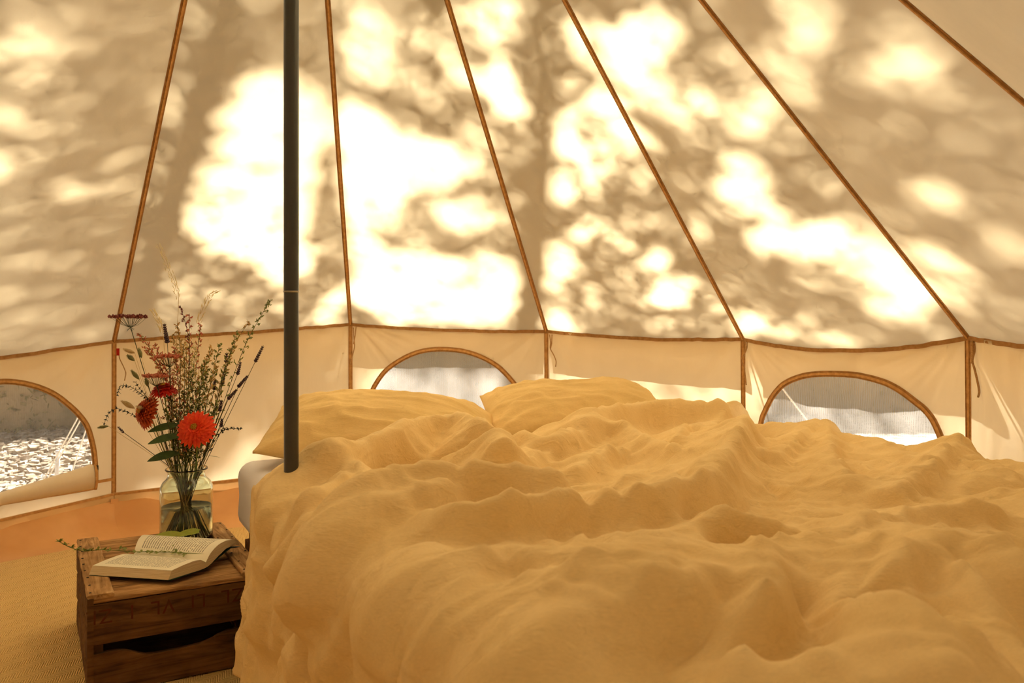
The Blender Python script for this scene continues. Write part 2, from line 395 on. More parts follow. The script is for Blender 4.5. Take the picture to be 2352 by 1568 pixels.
w2 = [(851, 906), (860, 885), (872, 867), (886, 849), (909, 832), (941, 814), (975, 804), (1021, 800), (1067, 805), (1101, 816), (1136, 835), (1159, 855), (1179, 876), (1193, 894), (1203, 915)]
W2 = arc_close(px_to_st(1, *np.array(w2, float).T), .86)
w3 = [(1740, 1045), (1743, 1010), (1751, 963), (1763, 934), (1777, 909), (1794, 886), (1823, 869), (1857, 859), (1909, 857), (1966, 860), (2009, 870), (2049, 881), (2086, 909), (2126, 937), (2143, 957), (2160, 994), (2174, 1034)]
W3 = px_to_st(3, *np.array(w3, float).T)
W3 = np.vstack([W3, [W3[-1][0] + .01, .86]]); W3 = np.vstack([[W3[0][0], .86], W3])
def in_poly(x, y, poly):
    c = np.zeros(x.shape, bool); n = len(poly); j = n - 1
    for i in range(n):
        xi, yi = poly[i]; xj, yj = poly[j]
        with np.errstate(divide='ignore', invalid='ignore'):
            c ^= ((yi > y) != (yj > y)) & (x < (xj - xi) * (y - yi) / (yj - yi + 1e-12) + xi)
        j = i
    return c
WIN = {-1: W1, 1: W2, 3: W3}
walls = {}
for nm, lb in (('left', 'golden canvas side wall left of the flowers'), ('back', 'golden canvas side wall behind the pillows'), ('right', 'gathered canvas side wall at the far right'), ('front', 'canvas side wall beside the doorway')):
    walls[nm] = tag(empty('wall_' + nm, (POLE[0], POLE[1], 0)), lb, kind='structure')
side = lambda k: 'left' if k in (-1, 0, -2, -3) else 'back' if k in (1, 2) else 'right' if k in (3, 4, 5) else 'front'
for k in KS:
    n1, n2 = (131, 81) if k in WIN else (81, 41)
    Sg, Tg = np.meshgrid(np.linspace(0, 1, n1), np.linspace(0, 1, n2)); P = wall_pt(k, Sg, Tg); Q = gridq(n2, n1)
    if k in WIN:
        cs = Sg.ravel()[Q].mean(1); ct = Tg.ravel()[Q].mean(1); Q = Q[~in_poly(cs, ct, WIN[k])]
    fast_mesh('wall_panel', P, Q, M_WALL, walls[side(k)])
for k in KS:
    tt = np.linspace(0, 1, 12); pts = wall_pt(k, np.zeros(12), tt); o = eave[k][:2] - POLE; o /= np.linalg.norm(o); nr = -np.array([o[0], o[1], 0])
    for dx, w_ in ((0, .022),):
        m = MB(); m.strip(pts + nr * .004, nr, w_, .004); m.build('corner_tape', M_TAPE2, walls[side(k)], False)
        for sgn in (-1, 1):
            sdv = np.cross(nr, [0, 0, 1.0]); m = MB(); m.strip(pts + nr * .0075 + sdv * sgn * .0075, nr, .0022, .002); m.build('stitching', M_TAPE, walls[side(k)], False)
# windows
def window(n, k, poly, label, closed=False):
    w = tag(empty('window_%d' % n, (POLE[0], POLE[1], 0)), label, kind='structure')
    nr = wall_normal(k); 
    mn, mx_ = poly.min(0), poly.max(0); g1 = 60
    Sg, Tg = np.meshgrid(np.linspace(mn[0] - .01, mx_[0] + .01, g1), np.linspace(mn[1] - .015, mx_[1] + .01, g1))
    P = wall_pt(k, Sg, Tg) - nr * .006; P = P + nr * ((fbm(Sg * 14, Tg * 10, 5 + n) - .5) * .008)[..., None]
    Q = gridq(g1, g1); c0 = poly.mean(0); big = c0 + (poly - c0) * 1.03
    cs = Sg.ravel()[Q].mean(1); ct = Tg.ravel()[Q].mean(1); Q = Q[in_poly(cs, ct, big)]
    fast_mesh('mesh_screen', P, Q, M_MESH1 if n == 1 else M_MESH, w)
    pl = smooth_poly(poly, 90); pts = wall_pt(k, pl[:, 0], pl[:, 1])
    m = MB(); m.strip(pts + nr * .006, nr, .026, .005); b = m.build('window_binding', M_TAPE, w, False); 
    m = MB(); m.strip(pts + nr * .0105, nr, .010, .004); m.build('binding_fold', M_TAPE2, w, False)
    return w
win1 = window(1, -1, W1, 'arched mesh window low in the left wall, its flap folded down')
win2 = window(2, 1, W2, 'arched mesh window behind the two pillows')
win3 = window(3, 3, W3, 'arched mesh window at the right, beyond the heaped duvet')
# flap of the left window: hangs folded along the lower edge
sl = W1[:, 0].min(), W1[:, 0].max()
fs = np.linspace(0, 1, 40); sv = sl[0] + (sl[1] - sl[0]) * fs - .004
tt0 = s1[-1, 1]
nr = wall_normal(-1)
def flap_prof():
    rows = []
    top = px_to_st(-1, [0, 206], [1131, 1066])
    tl = np.interp(sv, [sl[0], cen, top[0][0], top[1][0]], [tt0 - .02, top[0][1] + .015, top[0][1], top[1][1]])
    botp = px_to_st(-1, [0, 200], [1160, 1126]); bl = np.interp(sv, [sl[0], cen, botp[0][0], botp[1][0]], [tt0 + .05, botp[0][1] + .01, botp[0][1], botp[1][1]])
    for q, dn in ((0, .0), (.05, .012), (.3, .028), (.6, .032), (.9, .02), (1.0, .012), (.92, .006), (.5, .004)):
        t_ = tl + (bl - tl) * q
        rows.append(wall_pt(-1, sv, t_) + nr * (dn + .004 * np.sin(fs * 9 + q * 4))[:, None])
    return np.stack(rows, 0)
fp = flap_prof(); fast_mesh('window_flap', fp, gridq(*fp.shape[:2]), M_WALL, win1)
m = MB(); e = fp[:6, -1]; m.strip(e + nr * .004, nr, .012, .003); m.build('flap_hem', M_TAPE2, win1, False)
m = MB(); m.strip(fp[5] + nr * .003 + np.array([0, 0, .006]), nr, .006, .003); m.build('flap_hem', M_TAPE2, win1, False)
zp = wall_pt(-1, s1[-2:-1, 0], s1[-2:-1, 1])[0] + nr * .016
m = MB(); m.box(zp, (.012, .010, 0), (0, 0, .022), nr * .008); m.box(zp - np.array([0, 0, .022]), (.008, .006, 0), (0, 0, .026), nr * .004); m.build('zip_pull', M_BLACK, win1, False)
# lower seam beside the left window
a_ = px_to_st(-1, [212, 258], [1108, 1100]); L_ = interp_poly(a_, 8); m = MB(); m.strip(wall_pt(-1, L_[:, 0], L_[:, 1]) + nr * .005, nr, .014, .003); m.build('hem_tape', M_TAPE2, walls['left'], False)

# tie cords hanging below the corners
def cord(k, path, r=.003, mat=M_CORD):
    d = eave[k][1]; pts = [W(x, y, d - .03 - .004 * i) for i, (x, y) in enumerate(path)]
    m = MB(); m.tube(smooth_poly(pts, 24), r, 5); m.build('tie_cord', mat, walls[side(k)])
cord(0, [(273, 802), (274, 822), (284, 842), (290, 856), (286, 874)], .0025)
cord(1, [(812, 752), (813, 775), (815, 795), (809, 820), (803, 832), (806, 838)])
cord(1, [(818, 750), (816, 770), (812, 790)])
cord(2, [(1262, 768), (1265, 785), (1263, 800), (1272, 815), (1278, 830), (1276, 842)])
cord(2, [(1268, 768), (1267, 790), (1264, 802)])
cord(3, [(1716, 785), (1716, 800), (1708, 815), (1703, 830), (1709, 840), (1713, 875), (1714, 884)])
cord(3, [(1712, 783), (1713, 797), (1709, 818)])
cord(4, [(2236, 783), (2240, 800), (2232, 830), (2238, 845), (2246, 880), (2250, 902), (2246, 912)], .004)
cord(4, [(2232, 783), (2234, 815), (2231, 834)], .006)
m = MB(); c = W(271, 808, eave[0][1] - .04); m.box(c, (.014, 0, 0), (0, .003, 0), (0, 0, .035)); m.build('maker_tab', simple('red_tab', (.45, .02, .01), None, 40, .8, .1), walls['left'], False)

# skirt, groundsheet upstand and floor
for nm in ('left', 'back', 'right', 'front'):
    walls['b' + nm] = tag(empty('baseboard_' + nm, (POLE[0], POLE[1], 0)), 'orange-brown groundsheet edge and canvas skirt along the foot of the %s wall' % nm, kind='structure')
for k in KS:
    b0, b1 = bot[k], bot[nxt(k)]; nr = wall_normal(k); ss = np.linspace(0, 1, 50); base = b0[None] * (1 - ss[:, None]) + b1[None] * ss[:, None]
    wv = (fbm(ss * 9 + k * 5, ss * 0 + 3, 61) - .5); wz = (vnoise(ss * 26 + k * 5, ss * 0 + 3, 62) - .5)
    par = walls['b' + side(k)]
    Z = np.array([0, 0, 1.0])
    sk = np.stack([base + nr * .006 + Z * .008, base + nr * .012 - Z * .02 + nr * (wv * .01)[:, None], base + nr * .02 - Z * (.058) + nr * (wv * .03)[:, None] + Z * (wz * .012)[:, None]], 0)
    fast_mesh('skirt', sk, gridq(3, 50), M_SKIRT, par)
    m = MB(); m.strip(base + nr * .009, nr, .010, .004); m.build('skirt_tape', M_TAPE2, par, False)
    m = MB(); m.strip(sk[2] + nr * .002, nr, .0045, .003); m.build('skirt_tape', M_TAPE2, par, False)
    rows = []
    edge = np.clip(ss * 12, 0, 1) * np.clip((1 - ss) * 12, 0, 1)
    for q, dn in ((0, -.01), (.25, .03), (.5, .055), (.75, .09), (.93, .15), (1.0, .25)):
        z = base[:, 2] * (1 - q) - Z[2] * 0 + .006 * q
        off = dn + (fbm(ss * 5 + k, ss * 0 + q * 3, 71) - .5) * .10 * np.sin(PI * min(1, q + .05)) * edge
        r_ = base + nr * off[:, None]; r_[:, 2] = z - .02 * (q < .1); rows.append(r_)
    fast_mesh('groundsheet_upstand', np.stack(rows, 0), gridq(len(rows), 50), M_TARP, par)
for k in (0, -1):
    o = eave[k][:2] - POLE; o /= np.linalg.norm(o); nr = -np.array([o[0], o[1], 0]); b = bot[k]
    m = MB(); pts = [b + nr * .02 - np.array([0, 0, .02]), b + nr * .045 - np.array([0, 0, .08]), b + nr * .075 - np.array([0, 0, .15])]
    m.strip(interp_poly(pts, 8), nr, .035, .004); m.build('webbing_tab', M_TARP, walls['bleft'], False)
    m = MB(); c = pts[-1]; sdv = np.cross(nr, [0, 0, 1.0]); q = np.linspace(-.2, PI + .2, 14)
    m.tube([c + sdv * .017 * math.cos(x) - np.array([0, 0, 1]) * .018 * math.sin(x) * .7 + nr * (.004 + .008 * math.sin(x)) for x in q], .0028, 6); m.build('d_ring', M_BLACK, walls['bleft'])
m = MB(); pts = [(b[0], b[1], 0.0) for b in (bot[k] for k in KS)]; n_ = len(pts)
m.add([(x, y, .0) for x, y, _ in pts] + [(x, y, -.02) for x, y, _ in pts], [tuple(range(n_))[::-1], tuple(range(n_, 2 * n_))] + [(i, (i + 1) % n_, n_ + (i + 1) % n_, n_ + i) for i in range(n_)])
tag(m.build('floor', M_TARP, None, False), 'orange-brown groundsheet floor', kind='structure')
# jute rug, a polygon fitted inside the tent
m = MB(); rp_ = []
for i in range(NP):
    for f_ in (0, .5):
        a = A0 + (i + f_) * STEP; r_ = 2.17 if f_ == 0 else 2.13
        rp_.append((POLE[0] + r_ * math.sin(a), POLE[1] + r_ * math.cos(a)))
n_ = len(rp_)
m.add([(x, y, .012) for x, y in rp_] + [(x, y, .002) for x, y in rp_], [tuple(range(n_))[::-1], tuple(range(n_, 2 * n_))] + [(i, (i + 1) % n_, n_ + (i + 1) % n_, n_ + i) for i in range(n_)])
tag(m.build('jute_rug', M_JUTE, None, False), 'golden herringbone jute rug covering the tent floor beside the crate', 'rug')

# ------------------------------------------------------------------ tent pole
tp = tag(empty('tent_pole', (POLE[0], POLE[1], .012)), 'dark metal centre pole rising beside the bed to the tent peak', 'pole')
m = MB(); r_ = .0185; jz = ZC - (670 - HY) / F * 2.12
m.lathe([(0, .012), (r_ * 1.0, .012), (r_ * 1.0, .02), (r_ * 1.0, jz - .01), (r_ * 1.0, jz - .002)], (POLE[0], POLE[1], 0), 28); m.build('lower_pole', M_POLE, tp)
m = MB(); m.lathe([(r_ * 1.03, jz + .002), (r_ * 1.03, jz + .01), (r_ * 1.03, APEX[2] - .02), (r_ * 1.03, APEX[2]), (0, APEX[2] + .001)], (POLE[0], POLE[1], 0), 28); m.build('upper_pole', M_POLE, tp)
m = MB(); m.lathe([(r_ * .98, jz - .002), (r_ * 1.07, jz - .0015), (r_ * 1.07, jz + .002), (r_ * .98, jz + .003)], (POLE[0], POLE[1], 0), 28); m.build('joint_ring', M_POLE2, tp)

# ------------------------------------------------------------------ bed
BA = math.radians(28.3); UX = np.array([math.cos(BA), math.sin(BA)]); VX = np.array([math.sin(BA), -math.cos(BA)])
C0 = np.array([-.975, 2.945]); ZM = ZC - .53; BW, BL = 2.02, 2.15
def bed(u, v, z): 
    u = np.asarray(u, float); v = np.asarray(v, float)
    return np.stack([C0[0] + u * UX[0] + v * VX[0], C0[1] + u * UX[1] + v * VX[1], np.broadcast_to(z, np.broadcast(u, v).shape)], -1)
def rounded_block(name, u0, u1, v0, v1, z0, z1, r, mat, parent=None, fs=.02, n=5):
    """soft-edged box: superellipse plan, rounded top and bottom"""
    m = MB(); rows = []
    prof = [(r * (1 - math.sin(a)), z1 - r + r * math.cos(a) if False else z1 - r * (1 - math.cos(a))) for a in np.linspace(0, PI / 2, n)]
    prof = [(r, z1)] + [(r - r * math.sin(a), z1 - r + r * math.cos(a)) for a in np.linspace(0.2, PI / 2, n)] + [(.004, z0 + (z1 - z0) * .5)] + [(r - r * math.cos(a), z0 + r - r * math.sin(a)) for a in np.linspace(0, PI / 2, n)]
    cr = .06
    for ins, z in prof:
        ring = []
        for cu, cv, a0 in ((u1 - cr, v1 - cr, 0), (u0 + cr, v1 - cr, PI / 2), (u0 + cr, v0 + cr, PI), (u1 - cr, v0 + cr, 3 * PI / 2)):
            for a in np.linspace(a0, a0 + PI / 2, 6):
                rr = max(.005, cr - ins); ring.append(bed(cu + rr * math.cos(a), cv + rr * math.sin(a), z))
        rows.append(np.array(ring))
    P = np.stack(rows); m.grid(P, True); k = P.shape[1]
    m.f.append(tuple(range(k))); m.f.append(tuple(len(m.v) - k + i for i in range(k))[::-1])
    o = m.build(name, mat, parent); bm = bmesh.new(); bm.from_mesh(o.data); bmesh.ops.recalc_face_normals(bm, faces=bm.faces); bm.to_mesh(o.data); bm.free()
    return o
mattress = tag(rounded_block('mattress', 0, BW, -.06, BL, .30, ZM, .055, M_SHEET), 'thick mattress in a white fitted sheet on the wooden bed base', 'mattress')
bb = tag(empty('bed_base', (C0[0], C0[1], .012)), 'low brown wooden bed base under the white mattress', 'bed')
m = MB(); 
def bbox(m, u0, u1, v0, v1, z0, z1): 
    c = bed((u0 + u1) / 2, (v0 + v1) / 2, (z0 + z1) / 2); m.box(c, np.r_[UX, 0] * (u1 - u0), np.r_[VX, 0] * (v1 - v0), (0, 0, z1 - z0))
for i in range(9):
    m = MB(); v = .04 + i * .235; bbox(m, .03, BW - .03, v, v + .09, .272, .298); m.build('slat', M_BASE, bb, False)
for u0, u1, v0, v1 in ((.02, .06, .02, BL - .02), (BW - .06, BW - .02, .02, BL - .02), (.06, BW - .06, .02, .06), (.06, BW - .06, BL - .06, BL - .02)):
    m = MB(); bbox(m, u0, u1, v0, v1, .15, .27); m.build('rail', M_BASE, bb, False)
for u in (.02, BW - .1):
    for v in (.02, 1.0, BL - .1):
        m = MB(); bbox(m, u, u + .08, v, v + .08, .012, .15); m.build('leg', M_BASE, bb, False)

# ---- duvet: a sheet laid over the bed with folds placed one by one
du = .0072
US = np.arange(-.52, BW + .34, du); NV = 340
def v0f(u):
    return np.interp(u, [-.52, -.3, 0, .25, .5, .75, .95, 1.15, 1.35, 1.6, 1.8, 1.9, 2.1, 2.4], [.72, .74, .50, .40, .30, .30, .34, .33, .26, .16, .12, .10, .10, .12])
V1 = 2.72
tq = np.linspace(0, 1, NV)
UU = np.tile(US[None, :], (NV, 1)); v0r = v0f(US) + (fbm(US * 5, US * 0, 3) - .5) * .05
VV = v0r[None, :] + (V1 - v0r[None, :]) * tq[:, None]
TH = .048
def base_surface(U, V):
    R_ = .065; zt = ZM + TH
    x = U.copy(); z = np.full_like(U, zt); nx = np.zeros_like(U); nz = np.ones_like(U)
    am = math.radians(80)
    a = np.clip(-U / R_, 0, am); L = U < 0
    x = np.where(L, -R_ * np.sin(a), x); z = np.where(L, zt - R_ * (1 - np.cos(a)), z)
    ex = np.clip(-U - R_ * am, 0, None); x = x - ex * math.cos(am) ; z = z - ex * math.sin(am)
    nx = np.where(L, -np.sin(a), 0); nz = np.where(L, np.cos(a), 1)
    # right edge
    rr = U - BW; Rr = rr > 0; a2 = np.clip(rr / R_, 0, am)
    x = np.where(Rr, BW + R_ * np.sin(a2), x); z = np.where(Rr, zt - R_ * (1 - np.cos(a2)) - np.clip(rr - R_ * am, 0, None) * .98, z)
    nx = np.where(Rr, np.sin(a2), nx); nz = np.where(Rr, np.cos(a2), nz)
    # foot: droops past the end of the mattress
    fv = np.clip(V - 2.3, 0, None); z = z - fv ** 2 * .9
    P = bed(x, V, 0.0); P[..., 2] = z
    N = np.stack([nx * UX[0], nx * UX[1], nz], -1)
    return P, N
BPn, BN = base_surface(UU, VV)
ridges = [   # (height, width, pixel polyline)
 (.165, .085, [(764, 1029), (809, 1016), (863, 998), (908, 986), (953, 968), (1008, 957), (1053, 955), (1089, 968), (1125, 991), (1160, 1012)]),
 (.10, .06, [(881, 1106), (926, 1088), (971, 1080), (1017, 1076), (1062, 1074), (1107, 1074), (1152, 1077), (1197, 1081), (1290, 1085)]),
 (.09, .06, [(700, 1062), (740, 1040), (770, 1045), (800, 1075), (840, 1100)]),
 (.085, .065, [(1010, 1118), (971, 1128), (904, 1146), (836, 1164), (775, 1190), (725, 1240), (703, 1289), (680, 1357), (658, 1424)]),
 (.05, .05, [(800, 1110), (760, 1125), (715, 1160), (690, 1200), (655, 1260), (625, 1330)]),
 (.16, .10, [(1342, 965), (1373, 946), (1419, 934), (1478, 927), (1550, 924), (1621, 922), (1692, 922), (1745, 926)]),
 (.12, .05, [(1210, 1006), (1271, 1018), (1311, 1004), (1359, 987), (1407, 978), (1450, 984), (1500, 1003), (1560, 1018)]),
 (.10, .035, [(1560, 1010), (1570, 985), (1592, 970), (1621, 972), (1650, 985), (1680, 1008)]),
 (.07, .045, [(1190, 1075), (1240, 1055), (1300, 1035), (1370, 1022), (1440, 1012), (1500, 1015)]),
 (.075, .05, [(1330, 1075), (1380, 1048), (1440, 1030), (1500, 1022), (1560, 1020)]),
 (.085, .09, [(1760, 1078), (1719, 1077), (1641, 1090), (1543, 1112), (1445, 1126), (1347, 1132), (1250, 1140), (1170, 1158), (1080, 1178)]),
 (.07, .05, [(1543, 1018), (1606, 1036), (1670, 1060), (1748, 1080), (1837, 1108), (1935, 1133), (2050, 1150), (2180, 1165)]),
 (.035, .05, [(1905, 996), (1980, 1010), (2032, 1020), (2106, 1056), (2179, 1090), (2302, 1122)]),
 (.035, .05, [(1700, 1010), (1760, 1022), (1830, 1040), (1920, 1060), (2010, 1100)]),
 (.03, .04, [(2200, 1050), (2260, 1075), (2330, 1110), (2400, 1150)]),
 (.04, .05, [(1100, 1245), (1200, 1232), (1300, 1215)]),
 (.05, .055, [(1582, 1256), (1616, 1226), (1670, 1202), (1763, 1207), (1837, 1236), (1886, 1256)]),
 (.035, .04, [(1920, 1240), (1990, 1205), (2080, 1180), (2180, 1165), (2300, 1160)]),
 (.05, .05, [(1788, 1285), (1861, 1270), (1935, 1280), (1993, 1300), (2081, 1368), (2130, 1412), (2180, 1480), (2220, 1568)]),
 (.06, .08, [(1990, 1330), (2100, 1270), (2200, 1240), (2300, 1260), (2380, 1300)]),
 (.045, .05, [(2200, 1330), (2280, 1400), (2352, 1470), (2420, 1540)]),
 (.12, .13, [(1445, 1353), (1543, 1314), (1641, 1300), (1763, 1305), (1886, 1334), (2008, 1378), (2081, 1427), (2150, 1500), (2190, 1568)]),
 (.07, .10, [(1543, 1264), (1396, 1293), (1300, 1296), (1200, 1300), (1107, 1318), (1039, 1350), (971, 1377), (908, 1390)]),
 (.05, .05, [(1150, 1335), (1080, 1400), (1020, 1480), (980, 1568)]),
 (.05, .045, [(940, 1430), (971, 1399), (1021, 1374), (1062, 1395), (1100, 1430)]),
 (.035, .035, [(773, 1370), (836, 1277), (904, 1237), (971, 1201), (1084, 1174), (1152, 1140)]),
 (.03, .03, [(809, 1379), (863, 1311), (926, 1268), (1017, 1239), (1100, 1215)]),
 (.045, .05, [(900, 1420), (872, 1480), (850, 1540), (840, 1590)]),
 (.04, .04, [(755, 1357), (715, 1440), (687, 1500), (670, 1568)]),
 (.04, .04, [(863, 1334), (809, 1402), (760, 1500), (735, 1568)]),
 (.03, .03, [(700, 1250), (730, 1220), (790, 1200)]),
 (.07, .09, [(1250, 1560), (1350, 1470), (1480, 1400), (1620, 1370), (1740, 1380), (1800, 1430)]),
 (.05, .07, [(1880, 1568), (1900, 1480), (1950, 1420), (2010, 1400)]),
 (.04, .05, [(640, 1125), (622, 1160), (606, 1230), (598, 1300), (590, 1380), (575, 1470)]),
 (.03, .035, [(640, 1270), (620, 1370), (610, 1450), (600, 1500)]),
]
valleys = [
 (.085, .034, [(980, 1150), (904, 1173), (836, 1201), (773, 1246), (734, 1293), (703, 1357), (680, 1430), (660, 1500)]),
 (.05, .03, [(860, 1092), (930, 1068), (1000, 1058), (1080, 1056), (1150, 1062)]),
 (.06, .04, [(1812, 1385), (1841, 1425), (1850, 1489), (1827, 1535), (1739, 1560)]),
 (.05, .06, [(2020, 1430), (2050, 1460), (2080, 1500)]),
 (.10, .055, [(1690, 1000), (1720, 995), (1750, 996)]),
 (.03, .03, [(1650, 1275), (1750, 1262), (1860, 1262)]),
 (.02, .02, [(1290, 1160), (1320, 1220), (1370, 1280)]),
 (.018, .02, [(1395, 1130), (1390, 1190), (1400, 1230)]),
 (.018, .02, [(1530, 1125), (1550, 1170), (1580, 1215)]),
]
PUSH = np.array([VX[0], VX[1], 0]) * .55
PUV = np.stack([UU, VV], -1)
cu = PUV[::2, ::2].reshape(-1, 2); cP = BPn[::2, ::2].reshape(-1, 3); cN = BN[::2, ::2].reshape(-1, 3)
def back(pts, h):
    Q = cP + cN * h + PUSH * h; pp = proj(Q); out = []
    for x, y in pts:
        d = (pp[:, 0] - x) ** 2 + (pp[:, 1] - y) ** 2; d = d + np.where(Q[:, 1] > .2, 0, 1e9); out.append(cu[np.argmin(d)])
    return smooth_poly(np.array(out), 40)
def dist_poly(pl, asym=True):
    D = np.full(UU.shape, 9.0); A = PUV
    for a, b in zip(pl[:-1:3], np.r_[pl[3::3], pl[-1:]]):
        ab = b - a; L2 = ab @ ab + 1e-9
        t = np.clip(((A - a) @ ab) / L2, 0, 1); q = A - (a + t[..., None] * ab); dn = np.sqrt((q ** 2).sum(-1))
        sd2 = q[..., 1] * .85 - q[..., 0] * .3 if asym else 0      # towards the foot of the bed the folds fall steeply
        if asym:
            k_ = np.clip(sd2 / (dn + 1e-6), -1, 1); dn = dn * (1.05 + .62 * k_ - .12 * (k_ < 0))
        D = np.minimum(D, dn)
    return D
H3 = np.zeros_like(UU); Hn = np.zeros_like(UU)
wob = (fbm(UU * 7, VV * 7, 8) - .5) * .018
for h, w, p in ridges:
    far_ = min(q[1] for q in p) < 1067; h = h * (.85 if far_ else 1.15 if w > .12 else 1.6); w = w * .92
    d = np.clip(dist_poly(back(p, h)) + wob, 0, None); H3 += (h * np.exp(-(d / (w * 1.15)) ** 1.55)) ** 5
for h, w, p in valleys:
    h = h * 1.4
    d = dist_poly(back(p, .04), False); Hn += h * np.exp(-(d / w) ** 2)
H = (H3 + 1e-12) ** (1 / 5)
for _ in range(2): H[1:-1, 1:-1] = (H[:-2, 1:-1] + H[2:, 1:-1] + H[1:-1, :-2] + H[1:-1, 2:] + 2 * H[1:-1, 1:-1]) / 6
H = H - Hn
# overall softness and secondary wrinkles
wx = UU + .15 * fbm(UU * 3, VV * 3, 1); wy = VV + .15 * fbm(UU * 3 + 9, VV * 3, 2)
near = np.interp(VV, [0, .5, 1.0], [.45, .6, 1.0])
H += (fbm(wx * 4.5, wy * 4.5, 14) - .5) * .028 * near
rid = lambda x, y, s: 1 - np.abs(2 * vnoise(x, y, s) - 1)
for q, (an, fr, al, am, sd_) in enumerate(((25, 13, 2.5, .017, 15), (-40, 15, 3.0, .015, 16), (80, 14, 2.6, .013, 17), (125, 17, 3.2, .013, 18), (5, 30, 6, .006, 19), (60, 34, 7, .006, 20), (110, 32, 6, .006, 21))):
    a_ = math.radians(an); cx_ = (wx * math.cos(a_) + wy * math.sin(a_)); cy_ = (-wx * math.sin(a_) + wy * math.cos(a_))
    mk = np.clip((fbm(UU * 3.2 + q * 11, VV * 3.2, 60 + q, 2) - .42) * 6, 0, 1)
    H += (rid(cx_ * fr, cy_ * al, sd_) ** 3 - .15) * am * mk * near
# hanging side: vertical folds
hang = np.clip(-UU / .12, 0, 1)
H += hang * ((fbm(VV * 9, UU * 1.5, 19) - .56) * .07)
H = np.maximum(H, -TH + .012 * (UU >= 0))
# rolled edge at the head and hem
ed = (VV - v0r[None, :]); H = H - (TH + .0) * np.exp(-(ed / .03) ** 2) * (UU > -.05) - H * np.exp(-(ed / .022) ** 2)
def blur(a, n):
    for ax in (0, 1):
        k = np.ones(n) / n; p = np.pad(a, [(n // 2, n // 2) if i == ax else (0, 0) for i in (0, 1)], 'edge'); a = np.apply_along_axis(lambda v: np.convolve(v, k, 'valid'), ax, p)
    return a
Hs = blur(blur(H, 9), 7)
H = blur(H, 3)
# narrow creases running with the folds
rc = np.random.RandomState(5)
for i in range(230):
    u0_, v0_ = rc.uniform(-.3, BW), rc.uniform(.2, 2.3)
    base_a = np.interp(u0_, [-.3, .25, .8, 1.4, 2.0], [2.0, 2.2, 2.9, .45, .75]) if rc.rand() < .72 else rc.uniform(0, PI)
    a_ = base_a + rc.normal(0, .28); L_c = rc.uniform(.10, .38); ns_ = 9; kk = rc.normal(0, 1.6); p_ = [np.array([u0_, v0_])]
    for j in range(ns_): p_.append(p_[-1] + np.array([math.cos(a_), math.sin(a_)]) * L_c / ns_); a_ += kk * L_c / ns_
    p_ = np.array(p_); lo_, hi_ = p_.min(0) - .05, p_.max(0) + .05
    i0, i1 = np.searchsorted(US, [lo_[0], hi_[0]]); 
    if i1 - i0 < 3: continue
    sub_v = VV[:, i0:i1]; r0 = np.where((sub_v > lo_[1]).any(1) & (sub_v < hi_[1]).any(1))[0]
    if len(r0) < 3: continue
    sl_ = (slice(r0[0], r0[-1] + 1), slice(i0, i1)); A_ = PUV[sl_]; D_ = np.full(A_.shape[:2], 9.); Tt = np.zeros(A_.shape[:2])
    for j in range(ns_):
        a0_, ab_ = p_[j], p_[j + 1] - p_[j]; t_ = np.clip(((A_ - a0_) @ ab_) / (ab_ @ ab_), 0, 1); dd_ = np.sqrt(((A_ - a0_ - t_[..., None] * ab_) ** 2).sum(-1)); m_ = dd_ < D_; D_ = np.where(m_, dd_, D_); Tt = np.where(m_, (j + t_) / ns_, Tt)
    w_ = rc.uniform(.011, .022); h_ = rc.uniform(.55, 1.1) * w_ * (1 if rc.rand() < .62 else -1)
    H[sl_] += h_ * np.exp(-(D_ / w_) ** 1.3) * np.sin(PI * np.clip(Tt, 0, 1)) ** .7
H += (rid(wx * 34 + wy * 12, wy * 9 - wx * 3, 44) ** 3 - .15) * .004 * np.clip((fbm(UU * 4, VV * 4, 45, 2) - .4) * 5, 0, 1)
H += (rid(wx * 12 - wy * 5, wy * 38 + wx * 10, 46) ** 3 - .15) * .004 * np.clip((fbm(UU * 4 + 7, VV * 4, 47, 2) - .4) * 5, 0, 1)
DP = BPn + BN * H[..., None] + PUSH * (np.clip(Hs, 0, 1) * (UU > 0) * np.clip(UU / .15, 0, 1))[..., None]
hemz = (fbm(VV[:, :1] * 7, VV[:, :1] * 0, 23) - .5) * .05
DP[..., 2] += np.where(UU < -.3, (-.3 - UU) / .22, 0) * hemz
DP[..., 2] = np.maximum(DP[..., 2], .05)
duvet = fast_mesh('duvet', DP, gridq(*UU.shape), M_LINEN)
sm = duvet.modifiers.new('thick', 'SOLIDIFY'); sm.thickness = .002; sm.offset = -1
tag(duvet, 'rumpled mustard linen duvet heaped across the whole bed', 'duvet')

